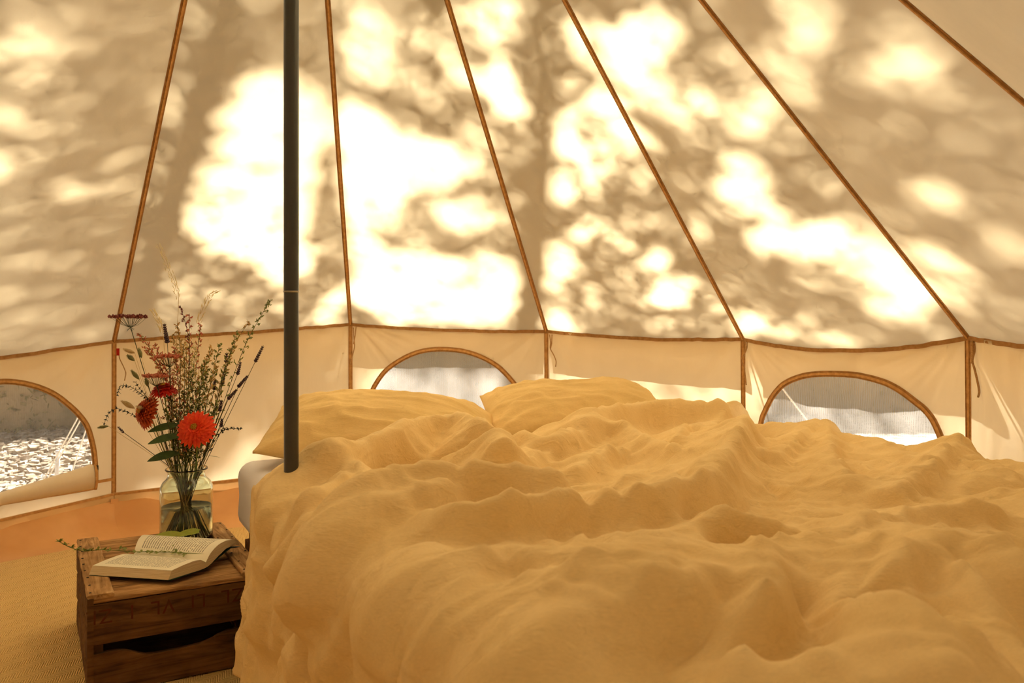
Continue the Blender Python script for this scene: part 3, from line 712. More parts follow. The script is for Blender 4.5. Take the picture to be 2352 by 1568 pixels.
# ---- pillows
def pillow(name, cu_, cv_, z, L, Wd, T_, rot, tilt, roll, seed, label):
    n1, n2 = 90, 70
    A, B = np.meshgrid(np.linspace(-1, 1, n1), np.linspace(-1, 1, n2))
    pin = 1 + .0 * A
    X = A * L / 2 * (1 - .07 * (1 - B ** 2) * np.abs(A) ** 3 * 0 - .03 * (1 - np.abs(B) ** 2) * np.abs(A) ** 4)
    Yy = B * Wd / 2 * (1 - .05 * (1 - np.abs(A) ** 2) * np.abs(B) ** 4)
    th = (np.clip(1 - np.abs(A) ** 2.6, 0, 1) ** .62) * (np.clip(1 - np.abs(B) ** 2.3, 0, 1) ** .62)
    wr = (rid(A * 3 + B * 1.0 + seed, B * 5, seed) ** 2 - .3) * .012 + (fbm(A * 2.2, B * 2.2, seed + 2) - .5) * .03
    wr = wr + (rid(A * 5 - B, B * 12 + A * 2, seed + 5) ** 2 - .3) * .004
    cor = np.exp(-((1 - np.abs(A)) ** 2 + (1 - np.abs(B)) ** 2) * 9)
    puck = np.sin(np.arctan2(1.05 - np.abs(B), 1.05 - np.abs(A)) * 14) * .008 * np.exp(-((1 - np.abs(A)) ** 2 + (1 - np.abs(B)) ** 2) * 3)
    zt = T_ / 2 * th + (wr + puck) * np.clip(th * 2, 0, 1) + .004
    zb = -T_ / 2 * th * .75 - .004
    V = np.concatenate([np.stack([X, Yy, zt], -1).reshape(-1, 3), np.stack([X, Yy, zb], -1).reshape(-1, 3)])
    Q = gridq(n2, n1); nn = n1 * n2; Q2 = Q[:, ::-1] + nn
    side_ = []
    bd = [j for j in range(n1)] + [i * n1 + n1 - 1 for i in range(1, n2)] + [(n2 - 1) * n1 + j for j in range(n1 - 2, -1, -1)] + [i * n1 for i in range(n2 - 2, 0, -1)]
    for a, b in zip(bd, bd[1:] + bd[:1]): side_.append((b, a, a + nn, b + nn))
    Qs = np.vstack([Q, Q2, np.array(side_)])
    o = fast_mesh(name, V, Qs, M_PILLOW)
    c = bed(cu_, cv_, z)
    o.matrix_world = Matrix.Translation(Vector(c)) @ Matrix.Rotation(BA + rot, 4, 'Z') @ Matrix.Rotation(tilt, 4, 'X') @ Matrix.Rotation(roll, 4, 'Y')
    return tag(o, label, 'pillow')
pillow('pillow', .50, .13, ZM + .092, .84, .54, .26, math.radians(-23), math.radians(10), math.radians(3), 4, 'mustard linen pillow at the left, behind the pole')
pillow('pillow', 1.34, .12, ZM + .120, .76, .52, .22, math.radians(-22), math.radians(12), math.radians(-2), 9, 'mustard linen pillow in the middle, between the mesh window and the duvet')

# ------------------------------------------------------------------ crate
CO = np.array([-1.166, 2.27]); CU = np.array([math.cos(CRA), math.sin(CRA), 0]); CV = np.array([-math.sin(CRA), math.cos(CRA), 0]); CT = .295; CWd, CDp = .48, .66
def cr(u, v, z): return np.array([CO[0], CO[1], 0]) + CU * u + CV * v + np.array([0, 0, z])
crate = tag(empty('wooden_crate', (CO[0], CO[1], .013)), 'old dark wooden crate turned upside down as a bedside table', 'crate')
def board(name, u0, u1, v0, v1, z0, z1, mat, parent=crate, wear=.002, seg=14):
    """a worn board: long axis subdivided, edges slightly uneven"""
    n = seg; long_u = (u1 - u0) >= (v1 - v0); r = random.Random(int((u0 * 7 + v0 * 13 + z0 * 17) * 1000))
    rows = []
    for i in range(n + 1):
        f = i / n; j = lambda: r.uniform(-wear, wear); c_ = min(.003, (z1 - z0) / 3)
        if long_u:
            u = u0 + (u1 - u0) * f; sec = [(v0 + j() + c_, z0), (v1 + j() - c_, z0), (v1 + j(), z0 + c_), (v1 + j(), z1 - c_), (v1 - c_ + j(), z1), (v0 + c_ + j(), z1), (v0 + j(), z1 - c_), (v0 + j(), z0 + c_)]
            rows.append([cr(u, v, z) for v, z in sec])
        else:
            v = v0 + (v1 - v0) * f; sec = [(u0 + j() + c_, z0), (u1 + j() - c_, z0), (u1 + j(), z0 + c_), (u1 + j(), z1 - c_), (u1 - c_ + j(), z1), (u0 + c_ + j(), z1), (u0 + j(), z1 - c_), (u0 + j(), z0 + c_)]
            rows.append([cr(u_, v, z) for u_, z in sec])
    m = MB(); P = np.array(rows); m.grid(P, True); m.f.append(tuple(range(8))); k = len(m.v) - 8; m.f.append(tuple(k + i for i in range(8))[::-1])
    return m.build(name, mat, parent, False)
T1 = CT - .013
vs = [(.0, .098), (.106, .20), (.212, .305), (.317, .415), (.425, .52), (.53, .655)]
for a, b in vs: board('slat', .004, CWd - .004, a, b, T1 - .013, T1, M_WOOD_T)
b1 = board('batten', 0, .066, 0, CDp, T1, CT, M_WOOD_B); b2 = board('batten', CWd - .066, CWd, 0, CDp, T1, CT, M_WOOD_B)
def nails(b, us, n=9):
    for i in range(n):
        for u in us:
            m = MB(); m.lathe([(0, CT + .0016), (.0035, CT + .0012), (.004, CT - .002)], cr(u + random.uniform(-.004, .004), .03 + i * (CDp - .06) / (n - 1) + random.uniform(-.008, .008), 0), 7)
            sub(b, 'nail', m, M_NAIL).parent = b
            bpy.context.view_layer.update() if False else None
def nails2(us, parent, n=9):
    for i in range(n):
        for u in us:
            m = MB(); m.lathe([(0, CT + .0016), (.0035, CT + .0012), (.004, CT - .002)], cr(u + random.uniform(-.004, .004), .03 + i * (CDp - .06) / (n - 1) + random.uniform(-.008, .008), 0), 7)
            m.build('nail', M_NAIL, parent)
board('interior_shade_board', .03, CWd - .03, .035, CDp - .04, .018, .026, M_WOOD_S)  # added dark board, stands in for the shade inside the crate
nails2((.010,), crate); nails2((CWd - .055,), crate, 7); nails2((CWd - .010,), crate, 7)
TB = T1 - .013
# front boards: upper, lower with a hand hold
def front_board(z0, z1, cut=False, v=0.0, nm='side_board'):
    n = 40; top = []; 
    for i in range(n + 1):
        u = .012 + (CWd - .024) * i / n; z = z1
        if cut:
            z = z1 - .028 * (1 / (1 + math.exp(-(u - .12) / .012))) * (1 / (1 + math.exp((u - .335) / .018)))
        top.append((u, z + random.uniform(-.001, .001)))
    m = MB(); P = np.array([[cr(u, v, z0), cr(u, v, z), cr(u, v + .014, z), cr(u, v + .014, z0)] for u, z in top]); m.grid(P, True)
    m.f.append((0, 1, 2, 3)); k = len(m.v) - 4; m.f.append((k + 3, k + 2, k + 1, k))
    return m.build(nm, M_WOOD_S, crate, False)
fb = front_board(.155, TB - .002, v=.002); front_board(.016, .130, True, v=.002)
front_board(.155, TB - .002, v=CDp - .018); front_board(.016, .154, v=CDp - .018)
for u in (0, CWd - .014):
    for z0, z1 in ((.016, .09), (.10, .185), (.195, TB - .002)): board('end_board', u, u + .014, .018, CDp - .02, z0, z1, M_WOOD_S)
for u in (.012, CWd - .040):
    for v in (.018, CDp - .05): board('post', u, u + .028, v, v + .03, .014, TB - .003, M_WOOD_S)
m = MB(); m.box(cr(.008, .004, .15), CU * .016, CV * .012, (0, 0, .27)); m.build('corner_strip', M_WOOD_S, crate, False)
# faded stencil lettering, upside down on the front board
def letters(txt, u, z, size):
    cdt = bpy.data.curves.new('lettering', 'FONT'); cdt.body = txt; cdt.size = size; cdt.extrude = .0004; cdt.align_x = 'LEFT'; cdt.space_character = 1.12
    o = bpy.data.objects.new('lettering', cdt); col.objects.link(o)
    X = -CU; Z = np.array([0, 0, -1.0]); Yn = np.cross(X, Z)
    Mx = Matrix(((X[0], Z[0], Yn[0], 0), (X[1], Z[1], Yn[1], 0), (X[2], Z[2], Yn[2], 0), (0, 0, 0, 1)))
    bpy.context.view_layer.update()
    me = bpy.data.meshes.new_from_object(o.evaluated_get(bpy.context.evaluated_depsgraph_get())); bpy.data.objects.remove(o)
    me.transform(Matrix.Translation(Vector(cr(u, .0012, z))) @ Mx); me.materials.clear(); me.materials.append(M_REDINK)
    q = bpy.data.objects.new('lettering', me); col.objects.link(q); q.parent = crate; q.matrix_parent_inverse = Matrix.Translation(-Vector(crate.location))
    q['kind'] = 'stuff'; return q
letters('ZL  LI  VL  I  ZL', .42, .250, .056)
M_CRW = None

# ------------------------------------------------------------------ book
book = tag(empty('open_book', (-1.05, 2.53, CT)), 'open paperback book lying on the crate in front of the flower jar', 'book')
def page_mat():
    m, n, l, p, o = mat_new('printed_page')
    uvn = n.new('ShaderNodeUVMap'); s = n.new('ShaderNodeSeparateXYZ'); l.new(uvn.outputs[0], s.inputs[0])
    def mth(op, a, b=None):
        k = n.new('ShaderNodeMath'); k.operation = op
        for i, q in enumerate((a, b)):
            if q is None: continue
            if isinstance(q, (int, float)): k.inputs[i].default_value = q
            else: l.new(q, k.inputs[i])
        return k.outputs[0]
    # u across the page (0 gutter .. 1 fore-edge), v along the spine; text lines run across the page
    ln = mth('FRACT', mth('MULTIPLY', s.outputs[1], 34)); line = mth('LESS_THAN', ln, .42)
    vor = n.new('ShaderNodeTexNoise'); vor.inputs['Scale'].default_value = 1; cmb = n.new('ShaderNodeCombineXYZ')
    l.new(mth('MULTIPLY', s.outputs[0], 42), cmb.inputs[0]); l.new(mth('MULTIPLY', mth('FLOOR', mth('MULTIPLY', s.outputs[1], 34)), 7.3), cmb.inputs[1]); l.new(cmb.outputs[0], vor.inputs['Vector'])
    word = mth('GREATER_THAN', vor.outputs['Fac'], .42)
    inside = mth('MULTIPLY', mth('MULTIPLY', mth('GREATER_THAN', s.outputs[0], .13), mth('LESS_THAN', s.outputs[0], .87)), mth('MULTIPLY', mth('GREATER_THAN', s.outputs[1], .08), mth('LESS_THAN', s.outputs[1], .90)))
    f = mth('MULTIPLY', mth('MULTIPLY', line, word), inside); f = mth('MULTIPLY', f, .7)
    mx = n.new('ShaderNodeMixRGB'); mx.inputs[1].default_value = (.90, .84, .66, 1); mx.inputs[2].default_value = (.09, .07, .05, 1); l.new(f, mx.inputs[0])
    l.new(mx.outputs[0], p.inputs['Base Color']); p.inputs['Roughness'].default_value = .8; return m
def edge_mat():
    m, n, l, p, o = mat_new('page_edges')
    c, f, s = noise_col(n, l, (.80, .66, .42), (.62, .47, .26), 8, 3, stretch=(2, 2, 160)); l.new(c, p.inputs['Base Color']); bump(n, l, p, f, .4, .001); p.inputs['Roughness'].default_value = .85; return m
M_PAGE = page_mat(); M_EDGE = edge_mat(); M_COVER = simple('dark_green_cover', (.015, .045, .02), (.01, .03, .015), 30, .4, 0)
def page_block(G0, G1, E0, E1, prof, nm):
    """G gutter ends, E fore-edge ends, prof: (b, ztop, zbot)"""
    nb, na = 40, 24; b = np.linspace(0, 1, nb); zt = np.interp(b, *zip(*[(q[0], q[1]) for q in prof])); zb = np.interp(b, *zip(*[(q[0], q[2]) for q in prof]))
    for _ in range(6): zt[1:-1] = (zt[:-2] + zt[2:] + 2 * zt[1:-1]) / 4
    a = np.linspace(0, 1, na); G0, G1, E0, E1 = map(np.array, (G0, G1, E0, E1))
    A, Bm = np.meshgrid(a, b)
    XY = (G0 * (1 - A[..., None]) + G1 * A[..., None]) * (1 - Bm[..., None]) + (E0 * (1 - A[..., None]) + E1 * A[..., None]) * Bm[..., None]
    top = np.concatenate([XY, np.repeat(zt[:, None, None], na, 1)], -1); botm = np.concatenate([XY, np.repeat(zb[:, None, None], na, 1)], -1)
    # fore-edge leans outward at the bottom
    d = (E0 - G0); d = d / np.linalg.norm(d); botm[..., :2] += d * (.012 * b ** 6)[:, None, None]
    uv = np.stack([Bm.ravel(), A.ravel()], 1)
    blk = MB(); blk.grid(botm)
    for row_t, row_b in ((top[-1], botm[-1]), (top[:, 0], botm[:, 0]), (top[:, -1], botm[:, -1]), (top[0], botm[0])):
        blk.grid(np.stack([row_b, row_t * .5 + row_b * .5, row_t], 0))
    o = blk.build(nm, M_EDGE, book, False)
    pg = fast_mesh('page', top + np.array([0, 0, .0004]), gridq(nb, na), M_PAGE, None, True, uv); pg.parent = o
    return o
G0, G1 = (-1.185, 2.585), (-.927, 2.505); F0, F1 = (-1.247, 2.46), (-.992, 2.412); B0, B1 = (-1.205, 2.73), (-.885, 2.675)
G0 = (-1.178, 2.575)
page_block(G0, G1, F0, F1, [(0, CT + .022, CT + .006), (.15, CT + .034, CT + .004), (.35, CT + .036, CT + .003), (.7, CT + .032, CT + .002), (1, CT + .026, CT + .002)], 'front_pages')
page_block(G0, G1, B0, B1, [(0, CT + .022, CT + .006), (.12, CT + .043, CT + .008), (.35, CT + .058, CT + .022), (.6, CT + .060, CT + .034), (.85, CT + .052, CT + .034), (1, CT + .040, CT + .024)], 'back_pages')
m = MB()
def sheet(m, pts_rows, th=.0015):
    P = np.array(pts_rows); m.grid(P); m.grid(P - np.array([0, 0, th]))
g0, g1 = np.array([*G0, CT + .004]), np.array([*G1, CT + .004])
f0, f1 = np.array([*F0, CT + .0018]) + np.array([-.004, -.012, 0]), np.array([*F1, CT + .0018]) + np.array([.003, -.012, 0])
k0, k1 = np.array([*B0, CT + .022]) + np.array([-.0, .004, 0]), np.array([*B1, CT + .022]) + np.array([.005, .004, 0])
sheet(m, [[f0, f1], [g0, g1], [g0 * .65 + k0 * .35 + np.array([0, 0, .008]), g1 * .65 + k1 * .35 + np.array([0, 0, .008])], [g0 * .3 + k0 * .7 + np.array([0, 0, .014]), g1 * .3 + k1 * .7 + np.array([0, 0, .014])], [k0, k1]])
m.build('cover', M_COVER, book, False)

# ------------------------------------------------------------------ glass jar
JP = np.array([(428.5 - CX) / F * 2.875, 2.875, CT + .0005]); JZ = T1 + .0008
JP[2] = JZ
def glass():
    m, n, l, p, o = mat_new('jar_glass'); p.inputs['Base Color'].default_value = (.86, .95, .86, 1); p.inputs['Roughness'].default_value = .0; p.inputs['IOR'].default_value = 1.48; p.inputs['Transmission Weight'].default_value = 1; return m
def water():
    m, n, l, p, o = mat_new('water'); p.inputs['Base Color'].default_value = (.97, .93, .80, 1); p.inputs['Roughness'].default_value = 0; p.inputs['IOR'].default_value = 1.33; p.inputs['Transmission Weight'].default_value = 1; return m
outer = [(0, 0), (.070, 0), (.080, .003), (.0862, .012), (.087, .03), (.087, .175), (.0855, .190), (.078, .205), (.068, .214), (.0625, .222), (.061, .232), (.0615, .240), (.068, .245), (.0705, .248), (.069, .2515)]
inner = [(.064, .2505), (.0585, .246), (.058, .232), (.0595, .221), (.065, .212), (.075, .202), (.0825, .188), (.084, .175), (.084, .03), (.083, .018), (.077, .010), (.060, .008), (0, .008)]
jar = tag(empty('glass_jar', JP), 'clear glass jar half full of water holding the wildflowers', 'vase')
m = MB(); m.lathe(outer + inner, JP, 64); jo = m.build('jar_body', glass(), jar)
wl_ = .118
m = MB(); m.lathe([(0, .0085), (.060, .0085), (.0768, .0105), (.0826, .0185), (.0836, .031), (.0836, wl_ + .002), (.081, wl_), (0, wl_)], JP, 64); m.build('water', water(), jar)

# ------------------------------------------------------------------ flowers
M_STEM = simple('green_stem', (.13, .19, .045), (.22, .24, .06), 40, .6, .1)
M_STEMD = simple('dark_stem', (.06, .065, .03), (.10, .09, .035), 40, .6, .1)
M_STRAW = simple('dry_straw', (.72, .55, .26), (.58, .42, .18), 60, .8, .1)
def leafm(name, c1, c2, tr=.35):
    m, n, l, p, o = mat_new(name); c, f, _ = noise_col(n, l, c1, c2, 60, 3); l.new(c, p.inputs['Base Color']); p.inputs['Roughness'].default_value = .55
    t = n.new('ShaderNodeBsdfTranslucent'); l.new(c, t.inputs[0]); mx = n.new('ShaderNodeMixShader'); mx.inputs[0].default_value = tr
    l.new(p.outputs[0], mx.inputs[1]); l.new(t.outputs[0], mx.inputs[2]); l.new(mx.outputs[0], o.inputs[0]); return m
M_LEAF = leafm('dark_green_leaf', (.045, .085, .02), (.07, .12, .03)); M_LEAFL = leafm('fresh_green_leaf', (.35, .45, .05), (.45, .5, .08))
M_LEAFS = leafm('small_green_leaf', (.20, .25, .05), (.34, .36, .09)); M_INK = leafm('dark_blue_leaf', (.035, .045, .04), (.06, .06, .055), .2)
M_RED = leafm('orange_red_petal', (.95, .10, .012), (.85, .055, .008), .3); M_RED2 = leafm('crimson_petal', (.70, .035, .012), (.5, .02, .01), .3)
M_RUST = leafm('rust_petal', (.70, .13, .02), (.42, .05, .012), .25); M_GOLD = leafm('gold_stamen', (.85, .5, .06), (.6, .3, .03), .2)
M_PURP = leafm('lavender_bud', (.085, .045, .075), (.13, .08, .09), .2); M_MAR = leafm('maroon_umbel', (.20, .035, .03), (.30, .06, .04), .2)
M_PINK = leafm('pink_bud', (.78, .34, .20), (.70, .2, .12), .5); M_TAIL = leafm('bunny_tail', (.70, .56, .33), (.6, .47, .24), .4); M_TAILG = leafm('green_tail', (.36, .36, .16), (.28, .28, .12), .4)
M_BUFF = leafm('buff_flower', (.80, .58, .24), (.62, .42, .15), .5); M_OAT = leafm('pale_oat', (.92, .82, .52), (.84, .72, .42), .55)
rnd = random.Random(3)
def pt(px, py, dz=0): return W(px, py, 2.875 + dz)
stem_n = [0]
GOLD = 2.399963
def stem_path(target, via=None, bend=.0):
    """from the jar floor through the neck to the flower"""
    i = stem_n[0]; stem_n[0] += 1
    tx = target[0] - JP[0]; ty = target[1] - JP[1]
    r = .052 * math.sqrt(((i * 7) % 31 + .5) / 31); a = i * GOLD
    nx = max(-.048, min(.048, tx * .32 + .02 * math.cos(a))); ny = max(-.032, min(.032, ty * .3 + .025 * math.sin(a)))
    q = math.hypot(nx, ny)
    if q > .050: nx *= .05 / q; ny *= .05 / q
    base = JP + np.array([-nx * 1.1 + .4 * r * math.cos(a), .035 * math.sin(a * 1.7), .013])
    rr = math.hypot(base[0] - JP[0], base[1] - JP[1])
    if rr > .062: base[:2] = JP[:2] + (base[:2] - JP[:2]) * .062 / rr
    neck = JP + np.array([nx, ny, .24])
    pts = [base, neck] + (via or []) + [target]
    P = np.array(pts, float)
    # Catmull-Rom
    Q = np.vstack([2 * P[0] - P[1], P, 2 * P[-1] - P[-2]]); out = []
    for j in range(1, len(Q) - 2):
        p0, p1, p2, p3 = Q[j - 1:j + 3]
        n = 10 if j == 1 else 9
        for t in np.linspace(0, 1, n, endpoint=False):
            if j == 1: out.append(p1 + (p2 - p1) * t)
            else: 
                m1 = (p2 - p0) * .5 if j > 2 else (p2 - p1) * .4 + (p1 - p0) * .4; m2 = (p3 - p1) * .5
                out.append((2 * t ** 3 - 3 * t ** 2 + 1) * p1 + (t ** 3 - 2 * t ** 2 + t) * m1 * .6 + (-2 * t ** 3 + 3 * t ** 2) * p2 + (t ** 3 - t ** 2) * m2 * .6)
    out.append(Q[-2]); return np.array(out), neck
def leaf(m, base, d, nrm, L, w, curl=.15, n=6, petal=False):
    d = np.array(d, float); d /= np.linalg.norm(d); nrm = np.array(nrm, float); nrm -= d * nrm.dot(d); nrm /= (np.linalg.norm(nrm) + 1e-9); s = np.cross(d, nrm)
    rows = []
    for i in range(n + 1):
        t = i / n; ww = w / 2 * (math.sin(PI * min(1, t * .93 + .06)) ** .8 if not petal else (.35 + .65 * min(1, t * 1.6)) * math.sqrt(max(0, 1 - t ** 5) + .02)); c = base + d * L * t - nrm * curl * L * t * t
        rows.append([c - s * ww + nrm * ww * .25, c, c + s * ww + nrm * ww * .25])
    m.grid(np.array(rows))
def blob(m, c, d, L, r, n=5, k=4):
    """small ellipsoid bud along d"""
    d = np.array(d, float); d /= np.linalg.norm(d) + 1e-9; up = np.array([0, 0, 1.]) if abs(d[2]) < .9 else np.array([1., 0, 0]); a = np.cross(d, up); a /= np.linalg.norm(a); b = np.cross(d, a)
    rows = []
    for i in range(k + 1):
        t = i / k; rr = r * math.sin(PI * (t * .9 + .05)); rows.append([c + d * L * (t - .5) + rr * (a * math.cos(2 * PI * j / n) + b * math.sin(2 * PI * j / n)) for j in range(n)])
    m.grid(np.array(rows), True)
def rv(s=1): return np.array([rnd.gauss(0, 1), rnd.gauss(0, 1), rnd.gauss(0, 1)]) * s
def flower_root(name, label, cat, group=None):
    r = empty(name, JP); return tag(r, label, cat, group)
def put_stem(root, target, r=.0014, mat=M_STEM, via=None):
    P, nk = stem_path(np.array(target), via); m = MB(); rad = np.linspace(r * 1.25, r * .7, len(P)); m.tube(P, list(rad), 5); m.build('stem', mat, root); return P
def frame(d):
    d = np.array(d, float); d /= np.linalg.norm(d); up = np.array([0, 0, 1.]) if abs(d[2]) < .95 else np.array([1., 0, 0]); a = np.cross(up, d); a /= np.linalg.norm(a); b = np.cross(d, a); return a, b, d
def zinnia(px, py, dz, R, face, pm, label, layers=7, via=None, droop=0):
    root = flower_root('zinnia', label, 'flower'); c = pt(px, py, dz); a, b, d = frame(face)
    put_stem(root, c - d * .012, .0026, M_STEM, via)
    for ly in range(layers):
        f = ly / (layers - 1); rr = R * (1 - .72 * f); npz = int(24 - 10 * f); z0 = .016 * f * R / .06; me = None
        for i in range(npz):
            q = 2 * PI * (i + (ly % 2) * .5) / npz + rnd.uniform(-.05, .05); out = a * math.cos(q) + b * math.sin(q)
            el = -.12 - droop + .85 * f ** 1.3; dd = out * math.cos(el) + d * math.sin(el)
            m = MB(); leaf(m, c + out * R * .10 + d * z0, dd, d, rr * rnd.uniform(.96, 1.03), R * .27 * (1 - .3 * f), .16, 6, True)
            m.build('petal', pm, root)
    m = MB()
    for i in range(26):
        q = i * GOLD; r = R * .17 * math.sqrt(i / 26); blob(m, c + (a * math.cos(q) + b * math.sin(q)) * r + d * (.022 * R / .06), d, .009, .0022)
    m.build('flower_centre', M_GOLD, root)
    m = MB(); m.lathe([(.001, -.016), (.007, -.012), (.011, -.004), (.010, .002)], c, 12, np.stack([a, b, d], 1)); m.build('calyx', M_LEAF, root)
    return root
FR = 2.875 / F
zinnia(449, 983, -.10, .062, (.08, -.86, .36), M_RED, 'large bright orange-red zinnia facing the viewer above the jar rim', 8)
zinnia(375, 893, -.05, .046, (-.02, -.22, .97), M_RED2, 'crimson zinnia seen from the side above the rust-coloured zinnia', 5, droop=.1)
zinnia(334, 945, -.06, .058, (-.62, -.62, .25), M_RUST, 'rust and orange zinnia turned to the left of the bouquet', 8)
def umbel(px, py, dz, wid, label, pm, spread=.2):
    root = flower_root('umbel_flower', label, 'flower'); c = pt(px, py, dz); low = c - np.array([-.006, 0, .035])
    put_stem(root, low, .0017, M_STEMD)
    m = MB(); hd = MB(); R = wid / 2 * FR
    for i in range(34):
        q = i * GOLD; r = R * math.sqrt((i + .5) / 34); e = c + np.array([r * math.cos(q), r * math.sin(q) * .8, .004 * math.cos(r / R * 1.5) + rnd.uniform(-.003, .003)])
        m.tube([low, low * .5 + e * .5 + np.array([0, 0, -.006]), e], .0005, 3, False)
        for j in range(9): blob(hd, e + rv(.0035) * np.array([1, 1, .5]) + np.array([0, 0, .002]), rv() + np.array([0, 0, 1]), .0075, .0030, 4, 3)
    for i in range(12):
        q = i * .52; m.tube([low, low + np.array([.012 * math.cos(q), .012 * math.sin(q), -.008 + .004 * math.sin(3 * q)])], .0004, 3, False)
    m.build('umbel_rays', M_STEMD, root); hd.build('flower_head', pm, root)
umbel(296, 729, -.02, 82, 'flat maroon umbel flower standing highest at the left of the bouquet', M_MAR)
umbel(386, 820, -.06, 58, 'pinkish umbel flower above the crimson zinnia', M_PINK)
umbel(357, 865, -.09, 52, 'pink umbel flower lower left, just over the crimson zinnia', M_PINK)
def lavender(tx, ty, bx, by, dz, label, pm=M_PURP, r=.005):
    """spike whose tip is (tx,ty), whose lower end is (bx,by)"""
    root = flower_root('lavender_sprig', label, 'flower', None); tip = pt(tx, ty, dz); lo = pt(bx, by, dz * .8)
    put_stem(root, tip, .0011, M_STEMD, [lo]); m = MB(); n = max(4, int(np.linalg.norm(tip - lo) / .007))
    d = (tip - lo) / np.linalg.norm(tip - lo); a, b, _ = frame(d)
    for i in range(n):
        f = i / n; c = lo + (tip - lo) * f
        for j in range(6):
            q = j * PI / 3 + i * .5; o_ = a * math.cos(q) + b * math.sin(q); blob(m, c + o_ * r * .75 * (1.1 - .5 * f), o_ * .6 + d, .010, r * .42 * (1.15 - .4 * f), 5, 3)
    m.build('flower_spike', pm, root)
LV = [((605, 793), (587, 829), -.02, 'lavender spike leaning farthest right of the bouquet'), ((553, 829), (546, 858), .0, 'short lavender spike second from the right edge of the bouquet'),
      ((570, 862), (548, 887), -.04, 'lavender spike below the short one on the right'), ((545, 893), (525, 915), -.03, 'lavender spike low on the right side'),
      ((494, 868), (492, 893), .03, 'upright lavender spike right of centre'), ((521, 808), (519, 830), .02, 'small lavender spike above the right-hand buds'),
      ((516, 856), (511, 880), .03, 'lavender spike in the middle right of the bouquet'), ((509, 918), (505, 942), -.04, 'dark lavender spike right above the big zinnia'),
      ((510, 960), (508, 978), -.05, 'little lavender spike at the right rim of the big zinnia'), ((377, 742), (384, 785), -.03, 'thick dark lavender spike at the top left of centre')]
for (a, b, dz, lb) in LV: lavender(*a, *b, dz, lb, r=.0065 if a[0] == 377 else .005)
lavender(270, 979, 283, 992, -.04, 'thin dark spike reaching out low on the left', M_PURP, .003)
def bunny(px, py, dz, L, w, dirv, label, pm=M_TAIL):
    root = flower_root('bunny_tail_grass', label, 'flower'); c = pt(px, py, dz); d = np.array([dirv[0], 0, dirv[1]], float); d /= np.linalg.norm(d)
    L *= FR; w *= FR; put_stem(root, c - d * L * .5, .0008, M_STRAW); m = MB(); a, b, _ = frame(d); blob(m, c, d, L, w / 2 * .8, 10, 8)
    for i in range(190):
        t = rnd.random(); q = rnd.random() * 6.28; rr = w / 2 * .75 * math.sin(PI * (t * .9 + .05)); o_ = a * math.cos(q) + b * math.sin(q); p = c + d * L * (t - .5) + o_ * rr
        e = p + (o_ * .6 + d) * .0055; s = np.cross(o_, d) * .0006; m.add([p - s, p + s, e], [(0, 1, 2)])
    m.build('tail', pm, root)
for (x, y, L, w, dx, dy, lb, pm) in [(297, 806, 26, 11, -1, .35, 'pale bunny tail grass, uppermost at the left', M_TAIL), (322, 811, 22, 10, -.3, 1, 'bunny tail grass beside the maroon flower stem', M_TAILG), (301, 822, 20, 12, -.8, .6, 'bunny tail grass just under the uppermost tail', M_TAILG),
     (311, 861, 26, 11, -.7, .8, 'bunny tail grass halfway up on the left', M_TAILG), (337, 879, 18, 10, -.3, 1, 'small bunny tail grass left of the crimson zinnia', M_TAILG), (294, 929, 34, 14, -.9, .5, 'largest bunny tail grass, before the rust zinnia', M_TAIL),
     (323, 936, 18, 10, -1, .25, 'small pale bunny tail lying across the rust zinnia', M_TAIL), (238, 980, 22, 8, -1, -.15, 'greenish bunny tail farthest out on the left', M_TAILG)]:
    bunny(x, y, -.08, L, w, (dx, dy), lb, pm)
def oat(path, dz, label):
    root = flower_root('oat_grass', label, 'grass'); P = [pt(x, y, dz) for x, y in path]
    put_stem(root, P[0], .0007, M_STRAW, P[1:][::-1]); m = MB(); q = interp_poly(P, 24)
    for i, p in enumerate(q[:-2]):
        for s in (-1, 1):
            if rnd.random() < .8:
                d = (q[i] - q[i + 1]); d /= np.linalg.norm(d); e = p + np.array([s * rnd.uniform(.003, .010), rnd.uniform(-.006, .006), -.003]); blob(m, e, d + rv(.15) + np.array([s * .25, 0, 0]), .016, .0012, 4, 4)
    m.build('seed_head', M_OAT, root)
oat([(362, 560), (372, 580), (382, 598), (391, 625), (402, 650), (405, 668), (410, 694)], -.03, 'pale oat grass, tallest tip of the bouquet')
oat([(498, 667), (482, 675), (470, 700), (461, 720), (455, 745)], .0, 'pale oat grass arching right of centre')
oat([(350, 710), (359, 725), (368, 742), (374, 765)], .02, 'pale oat grass tip left of the dark spike')
